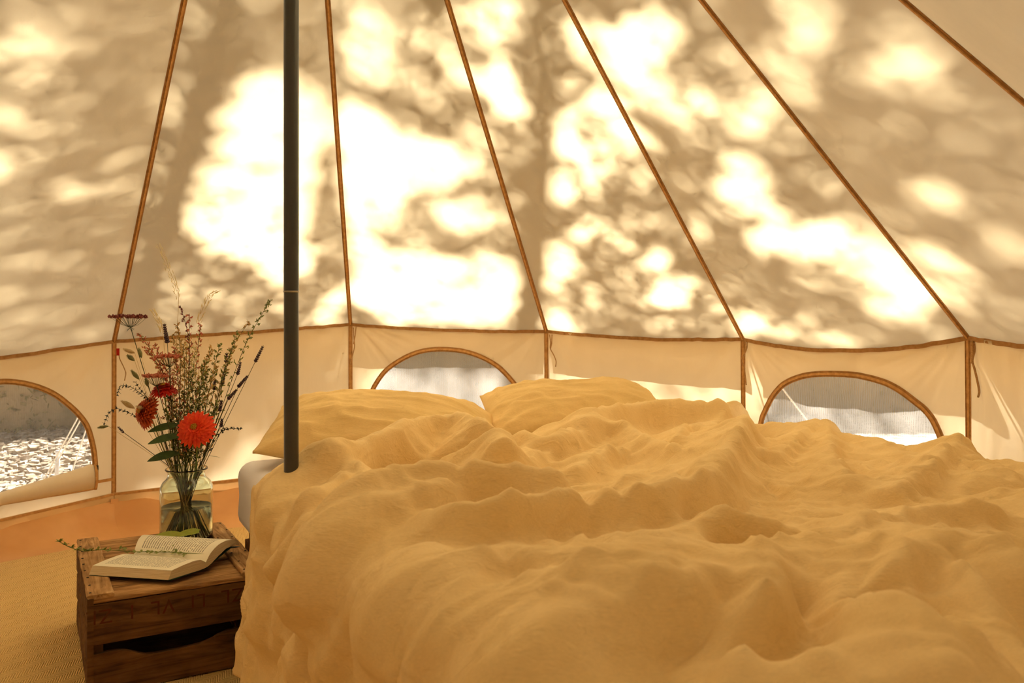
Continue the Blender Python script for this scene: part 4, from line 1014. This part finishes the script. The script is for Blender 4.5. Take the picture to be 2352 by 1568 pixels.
def spray(tip, mid, dz, label, pm, nb=26, spread=.022, sm_=M_STEMD, bud=.0036, leafy=0, lm=None, dense=1.0, length=.7):
    """branched sprig with buds and small leaves along its upper part"""
    root = flower_root('flowering_sprig', label, 'flower'); T_ = pt(*tip, dz); Mi = pt(*mid, dz * .6); P = put_stem(root, T_, .0010, sm_, [Mi])
    n0 = int(len(P) * (1 - length)); n0 = max(n0, 12); m = MB(); bd = MB(); lf = MB()
    for i in range(nb):
        f = i / nb; idx = n0 + f * (len(P) - 1 - n0); k = int(idx); c = P[k] + (P[min(k + 1, len(P) - 1)] - P[k]) * (idx - k); d = P[min(k + 1, len(P) - 1)] - P[k - 1]; d /= np.linalg.norm(d) + 1e-9
        a, b, _ = frame(d); q = i * GOLD; o_ = a * math.cos(q) + b * math.sin(q); L = spread * (1.1 - .75 * f) * rnd.uniform(.6, 1.2); e = c + (o_ * .8 + d * .9) * L
        m.tube([c, c * .5 + e * .5 + d * L * .05, e], .00045, 3, False)
        for j in range(int(3 * dense) + 1):
            w = e - (e - c) * rnd.uniform(0, .55) + rv(.0022); blob(bd, w, o_ + d + rv(.5), bud * 2.6, bud * .55, 4, 3)
        for j in range(leafy):
            w = c + (e - c) * rnd.uniform(.1, .9); leaf(lf, w, o_ + rv(.6), d + rv(.4), rnd.uniform(.006, .012), .004, .2, 3)
    m.build('side_stems', sm_, root); bd.build('buds', pm, root)
    if lf.v: lf.build('leaves', lm or M_LEAFS, root)
    return root
SP = [((621, 688), (560, 800), .02, 'airy sprig of tiny green buds, highest on the right', M_LEAFS, 34, .022, 1), ((573, 738), (530, 810), -.02, 'sprig topped by a buff dried flower on the right', M_BUFF, 20, .018, 1),
      ((318, 765), (372, 850), -.03, 'sprig of small rosy buds leaning left under the maroon umbel', M_PINK, 32, .022, 1), ((414, 701), (436, 800), .03, 'tall thin sprig of dark seeds below the oat grass', M_MAR, 24, .016, 0),
      ((334, 800), (380, 870), .0, 'sprig of rosy buds beside the pink umbel', M_PINK, 30, .022, 1), ((407, 743), (415, 830), -.04, 'sprig with buff dried flower heads above centre', M_BUFF, 28, .018, 1),
      ((461, 745), (450, 850), -.02, 'sprig of straw and pink florets right of centre', M_PINK, 32, .024, 1), ((486, 800), (460, 880), -.05, 'leafy sprig with buff florets in the middle', M_BUFF, 36, .026, 2),
      ((505, 790), (480, 900), .04, 'bushy green sprig on the right of the middle', M_LEAFS, 36, .028, 2), ((430, 770), (428, 880), .05, 'fine straw coloured sprig behind the middle', M_OAT, 40, .028, 1),
      ((470, 830), (455, 930), -.06, 'low green leafy sprig above the big zinnia', M_LEAFS, 34, .026, 2), ((400, 800), (412, 900), -.01, 'sprig with pink florets behind the crimson zinnia', M_PINK, 34, .024, 1),
      ((535, 800), (500, 900), .02, 'fine sprig of green and gold buds among the lavender', M_BUFF, 34, .022, 2), ((500, 930), (470, 980), -.03, 'short leafy sprig right above the big zinnia', M_LEAFS, 26, .022, 2),
      ((440, 850), (436, 930), -.04, 'tangled green sprig in the heart of the bouquet', M_LEAFS, 36, .028, 3), ((420, 900), (424, 960), .0, 'dark green sprig low in the heart of the bouquet', M_LEAFS, 30, .024, 3),
      ((557, 984), (510, 990), -.02, 'small sprig reaching straight out to the right', M_INK, 12, .006, 0), ((395, 860), (405, 940), .04, 'green and rose sprig behind the crimson zinnia', M_PINK, 34, .026, 2),
      ((380, 940), (400, 990), -.02, 'leafy green sprig between the rust and orange zinnias', M_LEAFS, 28, .022, 3), ((345, 810), (390, 900), .05, 'straw sprig behind the pink umbels', M_OAT, 30, .022, 1)]
SP += [((355, 790), (392, 880), .03, 'fine rosy sprig in front of the pink umbel', M_PINK, 34, .026, 1), ((421, 790), (424, 880), -.05, 'straw coloured florets just left of the centre', M_BUFF, 40, .030, 1),
      ((448, 800), (442, 890), -.07, 'gold florets just right of the centre', M_OAT, 40, .030, 2), ((475, 850), (462, 930), -.01, 'green sprig right of the centre, half height', M_LEAFS, 36, .030, 3),
      ((396, 770), (408, 860), .02, 'sprig of gold and rose florets behind the thick dark spike', M_BUFF, 36, .026, 1), ((498, 840), (474, 920), -.04, 'buff and green sprig beside the short lavender', M_BUFF, 36, .026, 2),
      ((455, 890), (445, 950), .0, 'leafy sprig directly behind the big zinnia', M_LEAFS, 34, .030, 3), ((385, 905), (405, 960), .01, 'leafy sprig directly behind the rust zinnia', M_LEAFS, 30, .028, 3),
      ((545, 760), (510, 870), -.03, 'thin green branch just under the buff dried flower', M_LEAFS, 30, .022, 1), ((435, 720), (434, 830), .0, 'thin branch with rosy tips rising beside the oat grass', M_PINK, 24, .020, 1)]
for (t_, mi, dz, lb, pm, nb, spd, lf) in SP: spray(t_, mi, dz, lb, pm, nb, spd, leafy=lf)
def inksprig(path, dz, label, n=16):
    root = flower_root('dark_leafy_sprig', label, 'flower'); P = [pt(x, y, dz) for x, y in path]; put_stem(root, P[0], .0010, M_STEMD, P[1:][::-1]); lf = MB(); q = interp_poly(P, n)
    for i in range(n - 1):
        d = q[i] - q[i + 1]; d /= np.linalg.norm(d)
        for s in range(5):
            v = rv(); v -= d * v.dot(d); leaf(lf, q[i], v / np.linalg.norm(v) + d * .7, d, rnd.uniform(.008, .014), .0045, .1, 3)
    lf.build('leaves', M_INK, root)
inksprig([(270, 905), (278, 885), (300, 888), (325, 905), (350, 930)], -.06, 'dark blue-green sprig curling over the largest bunny tail')
inksprig([(240, 970), (250, 948), (268, 938), (290, 945), (320, 960), (350, 985)], -.03, 'dark blue-green sprig drooping at the far left')
inksprig([(312, 878), (320, 892), (340, 915), (358, 945)], .0, 'dark sprig between the bunny tails and the crimson zinnia', 10)
for (tip, base_, dz, lb, w) in [((350, 1064), (412, 1040), -.09, 'broad dark green leaf lowest over the jar rim', .034), ((350, 997), (412, 975), -.08, 'dark green leaf left of the big zinnia, upper one', .030), ((352, 1024), (415, 1000), -.10, 'dark green leaf left of the big zinnia, middle one', .032)]:
    root = flower_root('leaf', lb, 'leaf'); b_ = pt(*base_, dz * .5); t_ = pt(*tip, dz); put_stem(root, b_, .0016, M_STEM); m = MB(); L = np.linalg.norm(t_ - b_)
    leaf(m, b_, t_ - b_ + np.array([0, 0, .25 * L]), (0, -.75, .65), L * 1.12, w, .22, 10); m.build('leaf_blade', M_LEAF, root)
root = flower_root('leaf', 'narrow dark leaf sticking out right of the jar rim', 'leaf'); b_ = pt(476, 1046, -.03); put_stem(root, b_, .001, M_STEM); m = MB(); leaf(m, b_, (1, -.2, -.05), (0, 0, 1), .05, .005, .05, 6); m.build('leaf_blade', M_LEAF, root)
for i in range(9):
    x = 395 + i * 9; root = flower_root('stem_with_leaves', 'leafy green stem standing in the jar neck', 'stem', 'bare leafy stems in the jar'); P = put_stem(root, pt(x, 985 - (i * 37) % 50, rnd.uniform(-.04, .05)), .0019, M_STEM); m = MB()
    for j in range(12, len(P) - 1):
        for s_ in range(2): leaf(m, P[j], rv(1) * np.array([1, .6, .5]) + np.array([0, 0, .8]), rv(), rnd.uniform(.012, .03), .006, .2, 4)
    m.build('leaves', M_LEAFS if i % 2 else M_LEAF, root)

# sprig lying over the book and the pale leaf behind it
root = tag(empty('thyme_sprig', (-1.2, 2.55, CT)), 'thin leafy green sprig lying across the open book', 'flower')
pth = [(470, 1275, 2.53, ), (400, 1271, 2.55), (300, 1269, 2.57), (235, 1264, 2.56), (190, 1270, 2.54), (160, 1260, 2.53), (132, 1244, 2.52)]
P = smooth_poly([W(x, y, d) + np.array([0, 0, .004]) for x, y, d in pth], 50); m = MB(); m.tube(P, .0011, 5); m.build('stem', M_STEM, root); lf = MB(); tw = MB()
for i in list(range(6, 50, 2)):
    big = i > 33; n_ = 9 if big else 6
    d = P[min(i + 1, 49)] - P[i - 1]; d /= np.linalg.norm(d)
    off = np.array([0, 0, 0]) if big else np.array([rnd.uniform(-.005, .005), rnd.uniform(-.045, .03), 0]); e = P[i] + off + np.array([0, 0, .001]); tw.tube([P[i], e], .0005, 3, False)
    for j in range(n_):
        b_ = P[i] + (e - P[i]) * rnd.random(); v = rv(); v[2] = abs(v[2]) * .5; leaf(lf, b_, v + d * .4, (0, 0, 1), rnd.uniform(.010, .016), .0075, .1, 3)
tw.build('side_stems', M_STEM, root); lf.build('leaves', M_LEAFS, root)
m = MB(); lp = [W(x, y, 2.74) for x, y in ((440, 1229), (415, 1232), (390, 1233), (355, 1238))]
root = tag(empty('fallen_leaf', lp[0]), 'pale yellow-green serrated leaf lying at the foot of the jar', 'leaf')
for a_, b_ in ((pt(352, 1238, -.15), pt(412, 1230, -.15)), (pt(408, 1232, -.15), pt(458, 1224, -.13))):
    n = 18; rows = []
    for i in range(n + 1):
        t = i / n; c = a_ * (1 - t) + b_ * t; w_ = .022 * math.sin(PI * (t * .9 + .05)) ** .7 * (1 + .16 * (i % 2)); rows.append([c + np.array([0, -w_ * .7, .002]), c + np.array([0, 0, .008]), c + np.array([0, w_ * .8, .008 + w_ * .35])])
    m.grid(np.array(rows))
m.build('leaf_blade', M_LEAFL, root)

# grey fabric corner on the floor by the bed
m = MB(); g = [W(597, 1512, 2.40), W(640, 1502, 2.40), W(760, 1620, 1.9), W(648, 1600, 2.0)]
pg_ = [(x, y) for x, y in ((-.73, 2.40), (-.62, 2.48), (-.10, 1.45), (-.58, 1.98))]
def slab(pts, z0, z1):
    m = MB(); n = len(pts); m.add([(x, y, z1) for x, y in pts] + [(x, y, z0) for x, y in pts], [tuple(range(n))[::-1], tuple(range(n, 2 * n))] + [(i, (i + 1) % n, n + (i + 1) % n, n + i) for i in range(n)]); return m
d_ = np.array([.5, -.87]); o_ = np.array([-.735, 2.43]); 
pp_ = [o_, o_ + d_ * 1.3, o_ + d_ * 1.3 + np.array([.87, .5]) * .5, o_ + np.array([.87, .5]) * .5]
tag(slab([tuple(p) for p in pp_], .0125, .020).build('floor_mat', M_GREYRUG, None, False), 'grey woven mat peeping out under the bed beside the crate', 'mat')

# ------------------------------------------------------------------ outside: ground, tree, hedges, guy ropes
def ground_mat():
    m, n, l, p, o = mat_new('gravel_ground')
    t = n.new('ShaderNodeTexCoord'); v = n.new('ShaderNodeTexVoronoi'); v.inputs['Scale'].default_value = 22; l.new(t.outputs['Object'], v.inputs['Vector'])
    r = n.new('ShaderNodeValToRGB'); r.color_ramp.elements[0].color = (.20, .15, .10, 1); r.color_ramp.elements[1].color = (.62, .56, .48, 1); l.new(v.outputs['Color'], r.inputs[0]); l.new(r.outputs[0], p.inputs['Base Color'])
    p.inputs['Roughness'].default_value = .95; bump(n, l, p, v.outputs['Distance'], 1, .03); return m
m = MB(); q = [(18 * math.cos(a), 4 + 18 * math.sin(a), -.03) for a in np.linspace(0, 2 * PI, 40, endpoint=False)]; m.add(q, [tuple(range(40))]); tag(m.build('ground', ground_mat(), None, False), 'pale gravel ground outside the tent', kind='structure')
# gravel stones seen through the left window
n = 2600; Vs = []; Qs = []; cube = np.array([[x, y, z] for z in (-1, 1) for y in (-1, 1) for x in (-1, 1)], float); fc = np.array([(0, 2, 3, 1), (4, 5, 7, 6), (0, 1, 5, 4), (2, 6, 7, 3), (0, 4, 6, 2), (1, 3, 7, 5)])
for i in range(n):
    dd = RS.uniform(3.9, 8.5); px = RS.uniform(-260, 260); c = np.array([(px - CX) / F * dd, dd, -.02]); s = RS.uniform(.012, .035); q = cube * s * RS.uniform(.6, 1.1, (1, 3)) * np.array([1, 1, .6]) + RS.normal(0, s * .18, (8, 3)); a = RS.rand() * 6.28
    Rm = np.array([[math.cos(a), -math.sin(a), 0], [math.sin(a), math.cos(a), 0], [0, 0, 1]])
    if np.hypot(*(c[:2] - POLE)) < 2.6: continue
    Vs.append(q @ Rm.T + c); Qs.append(fc + 8 * (len(Vs) - 1))
g_ = fast_mesh('gravel', np.concatenate(Vs), np.concatenate(Qs), simple('pale_gravel', (.48, .41, .33), (.24, .17, .10), 9, .9, 0), None, False); tag(g_, 'loose pale gravel stones outside the left window', 'gravel', kind='stuff')

# wanted light pattern on the canvas (share of open sky between the leaves), in the picture's coordinates
ELL = [(860, 110, 60, 90, .8, 0), (930, 180, 55, 40, .6, 0), (1000, 85, 40, 40, .75, 0), (1120, 50, 95, 60, .85, 0), (1150, 180, 55, 60, .9, 0), (1062, 170, 35, 60, .8, 0), (1165, 250, 45, 45, .9, 0), (1095, 325, 60, 35, .65, 20),
 (1330, 90, 50, 50, .85, 0), (1300, 200, 30, 35, .6, 0), (1305, 310, 60, 72, 1, 0), (1385, 225, 50, 45, .95, 0), (1405, 345, 50, 40, .9, 0), (1357, 400, 35, 30, .95, 0), (1296, 430, 38, 45, 1, 0), (1360, 460, 24, 22, .7, 0), (1356, 526, 58, 33, 1, 0), (1267, 598, 52, 48, 1, 0), (1240, 640, 28, 28, 1, 0), (1290, 742, 45, 30, .9, 0),
 (1470, 110, 85, 90, 1, 0), (1490, 215, 95, 50, .9, 0), (1494, 94, 80, 75, 1, 0), (1573, 245, 75, 40, .95, 0), (1724, 250, 60, 75, .9, 0), (1690, 136, 40, 30, .75, 0), (1844, 52, 72, 75, 1, 0), (1800, 128, 60, 50, .9, 0), (1830, 185, 40, 50, .7, 0), (2075, 136, 92, 80, .85, 0), (2122, 205, 50, 40, .5, 0), (2148, 460, 80, 42, .8, 35), (2289, 544, 60, 60, .5, 0),
 (1714, 400, 70, 48, .95, 0), (1646, 423, 28, 28, 1, 0), (1712, 458, 58, 38, 1, 10), (1768, 492, 50, 28, .9, 15), (1780, 560, 82, 40, 1, 15), (1897, 450, 30, 30, .6, 0), (1923, 560, 90, 55, 1, 0), (2001, 595, 105, 62, 1, 10), (2069, 680, 82, 72, 1, 0), (2150, 601, 80, 45, .9, 40), (2195, 670, 50, 45, .85, 0), (1871, 630, 60, 35, .6, 0),
 (1541, 675, 78, 48, 1, 0), (1499, 601, 35, 35, 1, 0), (1599, 528, 30, 35, .8, 0), (1431, 560, 40, 30, .5, 0), (1735, 737, 60, 36, 1, 0), (1808, 760, 60, 25, .9, 0), (1923, 775, 80, 22, .6, 0), (1431, 120, 60, 90, 1, 0), (1447, 335, 58, 38, .8, 0), (1416, 265, 40, 50, 1, 0), (1557, 298, 40, 30, .7, 0),
 (55, 97, 95, 42, .85, 0), (140, 30, 120, 18, .5, -5), (204, 117, 110, 22, .45, -3), (150, 160, 100, 20, .45, 0), (30, 185, 50, 22, .5, 0), (8, 265, 35, 42, .85, 0), (92, 296, 75, 20, .6, -3), (20, 378, 100, 36, .65, 0), (200, 433, 85, 13, .7, -8), (290, 372, 70, 18, .6, -5), (360, 370, 28, 36, .95, 0), (110, 733, 135, 13, .8, -13), (170, 775, 40, 12, .7, -10), (30, 770, 40, 10, .5, 0), (310, 750, 45, 24, .85, 10), (275, 683, 22, 10, .6, 0),
 (460, 71, 35, 26, .85, 0), (440, 153, 45, 25, .9, -10), (425, 188, 40, 15, .8, 0), (400, 235, 26, 18, .7, 0), (398, 270, 32, 20, .9, 0), (500, 20, 55, 20, .5, 0), (1072, 492, 78, 36, 1, 5), (1010, 600, 150, 40, .8, 5), (735, 125, 30, 25, .3, 0), (770, 700, 35, 60, .9, 0)]
POL = [([(575, 165), (640, 150), (700, 190), (745, 200), (755, 330), (720, 480), (705, 560), (720, 640), (650, 650), (575, 610), (500, 570), (430, 520), (415, 455), (470, 380), (520, 340), (500, 290), (530, 240), (575, 215)], 1.0),
 ([(770, 200), (830, 230), (880, 290), (1000, 320), (1100, 370), (1110, 400), (1040, 430), (940, 430), (900, 480), (920, 540), (880, 580), (1040, 560), (1170, 590), (1195, 650), (1190, 715), (1150, 745), (900, 745), (815, 700), (795, 500), (770, 330)], 1.0),
 ([(820, 842), (1216, 866), (1216, 1100), (820, 1100)], 1.0), ([(1216, 840), (2500, 870), (2500, 1150), (1216, 1100)], .97), ([(560, 985), (700, 960), (700, 1120), (480, 1110)], .85)]
DRK = [(960, 482, 45, 26), (890, 540, 32, 16), (1065, 560, 85, 22), (1070, 335, 14, 14), (880, 230, 30, 18), (820, 170, 30, 14), (1150, 100, 18, 14), (910, 615, 18, 12), (1775, 445, 26, 22), (1870, 490, 48, 26), (480, 455, 20, 6), (540, 530, 35, 7)]
def openness(px, py):
    o = np.zeros(px.shape); out = (px < -60) | (px > 2420) | (py < -60) | (py > 1250)
    wx_ = px + (fbm(px / 45., py / 45., 50) - .5) * 60; wy_ = py + (fbm(px / 45. + 30, py / 45., 51) - .5) * 60
    for cx, cy_, rx, ry, v, an in ELL:
        a = math.radians(an); dx = wx_ - cx; dy = wy_ - cy_; X = dx * math.cos(a) + dy * math.sin(a); Y_ = -dx * math.sin(a) + dy * math.cos(a)
        d = np.sqrt((X / rx) ** 2 + (Y_ / ry) ** 2); o = np.maximum(o, v * np.clip((1.04 - d) / .26, 0, 1))
    for pl, v in POL: o = np.where(in_poly(wx_ * .6 + px * .4, wy_ * .6 + py * .4, pl), np.maximum(o, v), o)
    for cx, cy_, rx, ry in DRK:
        d = np.sqrt(((wx_ - cx) / rx) ** 2 + ((wy_ - cy_) / ry) ** 2); o = o * np.clip((d - .7) / .6, .1, 1)
    dflt = np.clip((fbm(px / 130., py / 130., 52) - .55) * 4, 0, .5)  # leaves out of view kept dense to hold side light off the bed
    dflt = np.where((px > -2000) & (px < 3600) & (py < -60), np.clip(dflt + .65, 0, .95), dflt)  # unseen crown above the frame thinned to light the bed from behind
    return np.where(out, dflt, o * .84)
def leaves_on_rays(n, sel, tmin, tmax, size, seed):
    """leaves of the crown, hung on sun rays that reach the tent"""
    r = np.random.RandomState(seed); C = []
    vis = KS
    ar = 1.0
    for k in vis:
        for fn, frac in ((roof_pt, .86), (wall_pt, .14)):
            m_ = int(n * frac / len(vis) * (3.2 if fn is wall_pt and -2 <= k <= 4 else 1)); s = r.rand(m_); t = np.sqrt(r.rand(m_)) if fn is roof_pt else r.rand(m_)
            P = fn(k, s, t); front = P[:, 1] > .6
            p = np.stack([P[:, 0] * 400 - 9000, P[:, 2] * 400 + P[:, 1] * 300 - 9000], 1); p[front] = proj(P[front]); keep = (r.rand(m_) > openness(p[:, 0], p[:, 1]) * 1.04) & sel(np.where(front, p[:, 0], np.where(P[:, 0] > POLE[0], 9999, -9999)))
            P = P[keep]; tt = r.uniform(tmin, tmax, len(P)); tt = tt + .8 * np.sin(P[:, 0] * 3 + P[:, 2] * 2)
            C.append(P + SUN * tt[:, None])
    C = np.concatenate(C); C = C[C[:, 2] > 2.2]; m_ = len(C)
    A = r.normal(size=(m_, 3)); A /= np.linalg.norm(A, axis=1)[:, None]; B = r.normal(size=(m_, 3)); B -= A * (A * B).sum(1)[:, None]; B /= np.linalg.norm(B, axis=1)[:, None]
    sz = r.uniform(.7, 1.2, (m_, 1)) * size
    V = np.stack([C - A * sz, C + B * sz * .45, C + A * sz, C - B * sz * .45], 1).reshape(-1, 3)
    return V, np.arange(m_ * 4).reshape(-1, 4), C
M_TREE = simple('tree_leaf', (.05, .09, .02), (.09, .14, .03), 3, .8, 0); M_BARK = simple('bark', (.10, .07, .045), (.05, .035, .025), 12, .95, .6, .02, stretch=(1, 1, .2))
def tree(sel, tr, tmin, tmax, n, label, shadow_paths, seed):
    root = tag(empty('tree', (tr[0], tr[1], -.03)), label, 'tree')
    V, Q, C = leaves_on_rays(n, sel, tmin, tmax, .042, seed)
    f = fast_mesh('foliage', V, Q, M_TREE, root, False); f['kind'] = 'stuff'
    return root, C
def tent_hit(px, py):
    """canvas point seen at a pixel"""
    best = None; g = np.linspace(0, 1, 101)
    for k in (-2, -1, 0, 1, 2, 3, 4):
        for fn in (roof_pt, wall_pt):
            Sg, Tg = np.meshgrid(g, g); P = fn(k, Sg, Tg).reshape(-1, 3); P = P[P[:, 1] > .5]
            if not len(P): continue
            p = proj(P); d = (p[:, 0] - px) ** 2 + (p[:, 1] - py) ** 2; i = np.argmin(d)
            if best is None or d[i] < best[0]: best = (d[i], P[i])
    return best[1]
base_pt = tent_hit(1228, 620); hd_ = SUN[:2] / np.linalg.norm(SUN[:2]); TR = base_pt[:2] + hd_ * 3.9
t1, C1 = tree(lambda x: x > 690, TR, 4.2, 6.6, 100000, 'broad leafy tree behind the tent, its trunk straight behind the middle', None, 1)
def shadow_pt(px, py, tr=None, dist=None):
    P = tent_hit(px, py)
    t = dist if dist else (tr[1] - P[1]) / SUN[1]
    return P + SUN * t
tpts = [shadow_pt(x, y, TR) for x, y in ((1165, 960), (1195, 850), (1215, 740), (1228, 620), (1240, 480), (1250, 340), (1246, 200), (1240, 80), (1238, -60))]
low = tpts[0].copy(); tpts = [np.array([low[0] - .15, low[1], -.03]), (low + np.array([-.1, 0, 0])) * np.array([1, 1, .5])] + tpts
m = MB(); tp_ = smooth_poly(tpts, 40); m.tube(tp_, list(np.linspace(.13, .05, 40)), 10); m.build('trunk', M_BARK, t1)
for path, r in (([(1215, 640), (1150, 560), (1100, 440), (1060, 380)], .028), ([(1235, 400), (1150, 390), (1050, 300), (900, 250), (800, 200)], .022), ([(1250, 560), (1380, 480), (1500, 420), (1600, 380), (1750, 330)], .03), ([(1248, 300), (1290, 260), (1420, 180), (1560, 330)], .022), ([(1240, 150), (1100, 110), (950, 20)], .022), ([(1750, 330), (1900, 380), (2050, 300)], .02), ([(1600, 380), (1650, 560), (1800, 640), (1900, 660)], .018), ([(1240, 60), (1400, 20), (1650, 10)], .02)):
    P = [shadow_pt(x, y, TR) for x, y in path]; m = MB(); q = smooth_poly(P, 20); m.tube(q, list(np.linspace(r, r * .5, 20)), 7); m.build('branch', M_BARK, t1)
TL = tent_hit(340, 640)[:2] + hd_ * 4.3
t2, C2 = tree(lambda x: x <= 690, TL, 4.2, 6.4, 100000, 'leafy tree left of the middle behind the tent with one leaning trunk', None, 2)
P = [shadow_pt(x, y, TL) for x, y in ((300, 780), (345, 620), (400, 430), (450, 260), (490, 120), (525, -10))]; P = [np.array([P[0][0] - .3, P[0][1] + .1, -.03]), P[0] * np.array([1, 1, .6]) - np.array([.15, 0, 0])] + P
m = MB(); q = smooth_poly(P, 30); m.tube(q, list(np.linspace(.12, .085, 30)), 9); m.build('trunk', M_BARK, t2)
for path, r in (([(450, 260), (600, 100), (690, 40)], .03), ([(760, 320), (720, 480), (700, 560)], .03), ([(400, 430), (250, 300), (60, 330)], .02)):
    P = [shadow_pt(x, y, None, 5.5) for x, y in path]; m = MB(); q = smooth_poly(P, 16); m.tube(q, list(np.linspace(r, r * .6, 16)), 7); m.build('branch', M_BARK, t2)
# hedge banks behind
M_HEDGE = leafm('hedge_leaf', (.24, .22, .09), (.46, .36, .15), .45); M_BANK = simple('earth_bank', (.46, .34, .19), (.26, .21, .11), 2.5, .95, .8, .1)
def hedge(c, L, ang, h, n, label, seed):
    root = tag(empty('hedge', (*c, -.03)), label, 'hedge'); d = np.array([math.cos(ang), math.sin(ang)]); nn_ = np.array([-d[1], d[0]]); r = np.random.RandomState(seed)
    g = 40; A, T_ = np.meshgrid(np.linspace(-.5, .5, g), np.linspace(0, PI, 16)); rad = .55 + .25 * (fbm(A * 12 + 5, T_ * 2, seed) - .5)
    P = np.stack([c[0] + d[0] * A * L + nn_[0] * np.cos(T_) * rad, c[1] + d[1] * A * L + nn_[1] * np.cos(T_) * rad, -.03 + np.sin(T_) * h * (.85 + .3 * fbm(A * 9, T_ * 0, seed + 1))], -1)
    fast_mesh('earth_bank', P, gridq(16, g), M_BANK, root)
    i = r.randint(0, 16 * g, n); C = P.reshape(-1, 3)[i] + r.normal(0, .09, (n, 3)); C[:, 2] = np.maximum(C[:, 2], 0); A_ = r.normal(size=(n, 3)) * .026; B_ = r.normal(size=(n, 3)) * .015
    V = np.stack([C - A_, C + B_, C + A_, C - B_], 1).reshape(-1, 3); f = fast_mesh('foliage', V, np.arange(n * 4).reshape(-1, 4), M_HEDGE, root, False); f['kind'] = 'stuff'
hedge((-5.6, 7.6), 9, math.radians(35), 1.7, 24000, 'shaded brown-green hedge bank beyond the gravel at the left window', 5)
hedge((1.0, 9.6), 8, 0, 1.9, 9000, 'shaded hedge bank straight behind the tent', 6)
hedge((7.2, 7.2), 8, math.radians(-48), 1.9, 9000, 'shaded hedge bank seen through the right window', 7)
M_WHITE = simple('white_painted_post', (.8, .8, .82), None, 20, .5, 0); M_ROPE = simple('white_rope', (.85, .80, .70), None, 90, .8, .2)
def wpost(px, py0, py1, d, r, label):
    m = MB(); a = W(px, py0, d); b = W(px - 6, py1, d); m.tube([b, a], r, 10); m.tube([a - np.array([0, 0, .02]), a + np.array([0, 0, .008])], r * 1.5, 10); tag(m.build('ground_post', M_WHITE, None), label, 'post')
wpost(134, 1037, 1112, 5.2, .012, 'white ground post standing in the gravel outside the left window')
# guy ropes, one from every corner
for k in KS:
    e = eave[k]; o = e[:2] - POLE; o /= np.linalg.norm(o); pg2 = np.array([e[0] + o[0] * 1.5, e[1] + o[1] * 1.5, .02]); 
    root = tag(empty('guy_rope', pg2), 'white guy rope running from the tent eave to a peg in the ground', 'rope', 'guy ropes around the tent')
    m = MB(); st = e + np.array([o[0] * .02, o[1] * .02, -.01]); m.tube([st, (st + pg2) / 2 - np.array([0, 0, .01]), pg2], .004, 6); m.build('rope', M_ROPE, root)
    m = MB(); m.tube([pg2 + np.array([0, 0, .05]), pg2 - np.array([o[0] * .05, o[1] * .05, .12])], .006, 6); m.build('peg', M_BLACK, root)
for a, b, lb in (((175, 966), (143, 1024), 'upper white rope seen slanting through the left window'), ((182, 970), (155, 1018), 'lower white rope seen slanting through the left window')):
    m = MB(); m.tube([W(*a, 5.0), W(*b, 5.1)], .0045, 6); 
    # continue to the ground and up to the eave corner
    P0 = W(*a, 5.0); P1 = W(*b, 5.1); dd = (P1 - P0); tgr = (P0[2] - .0) / (P0[2] - P1[2]); m = MB(); m.tube([eave[0] + np.array([-.02, .03, -.01]), P0, P0 + dd * tgr], .0045, 6)
    tag(m.build('white_rope', M_ROPE, None), lb, 'rope')
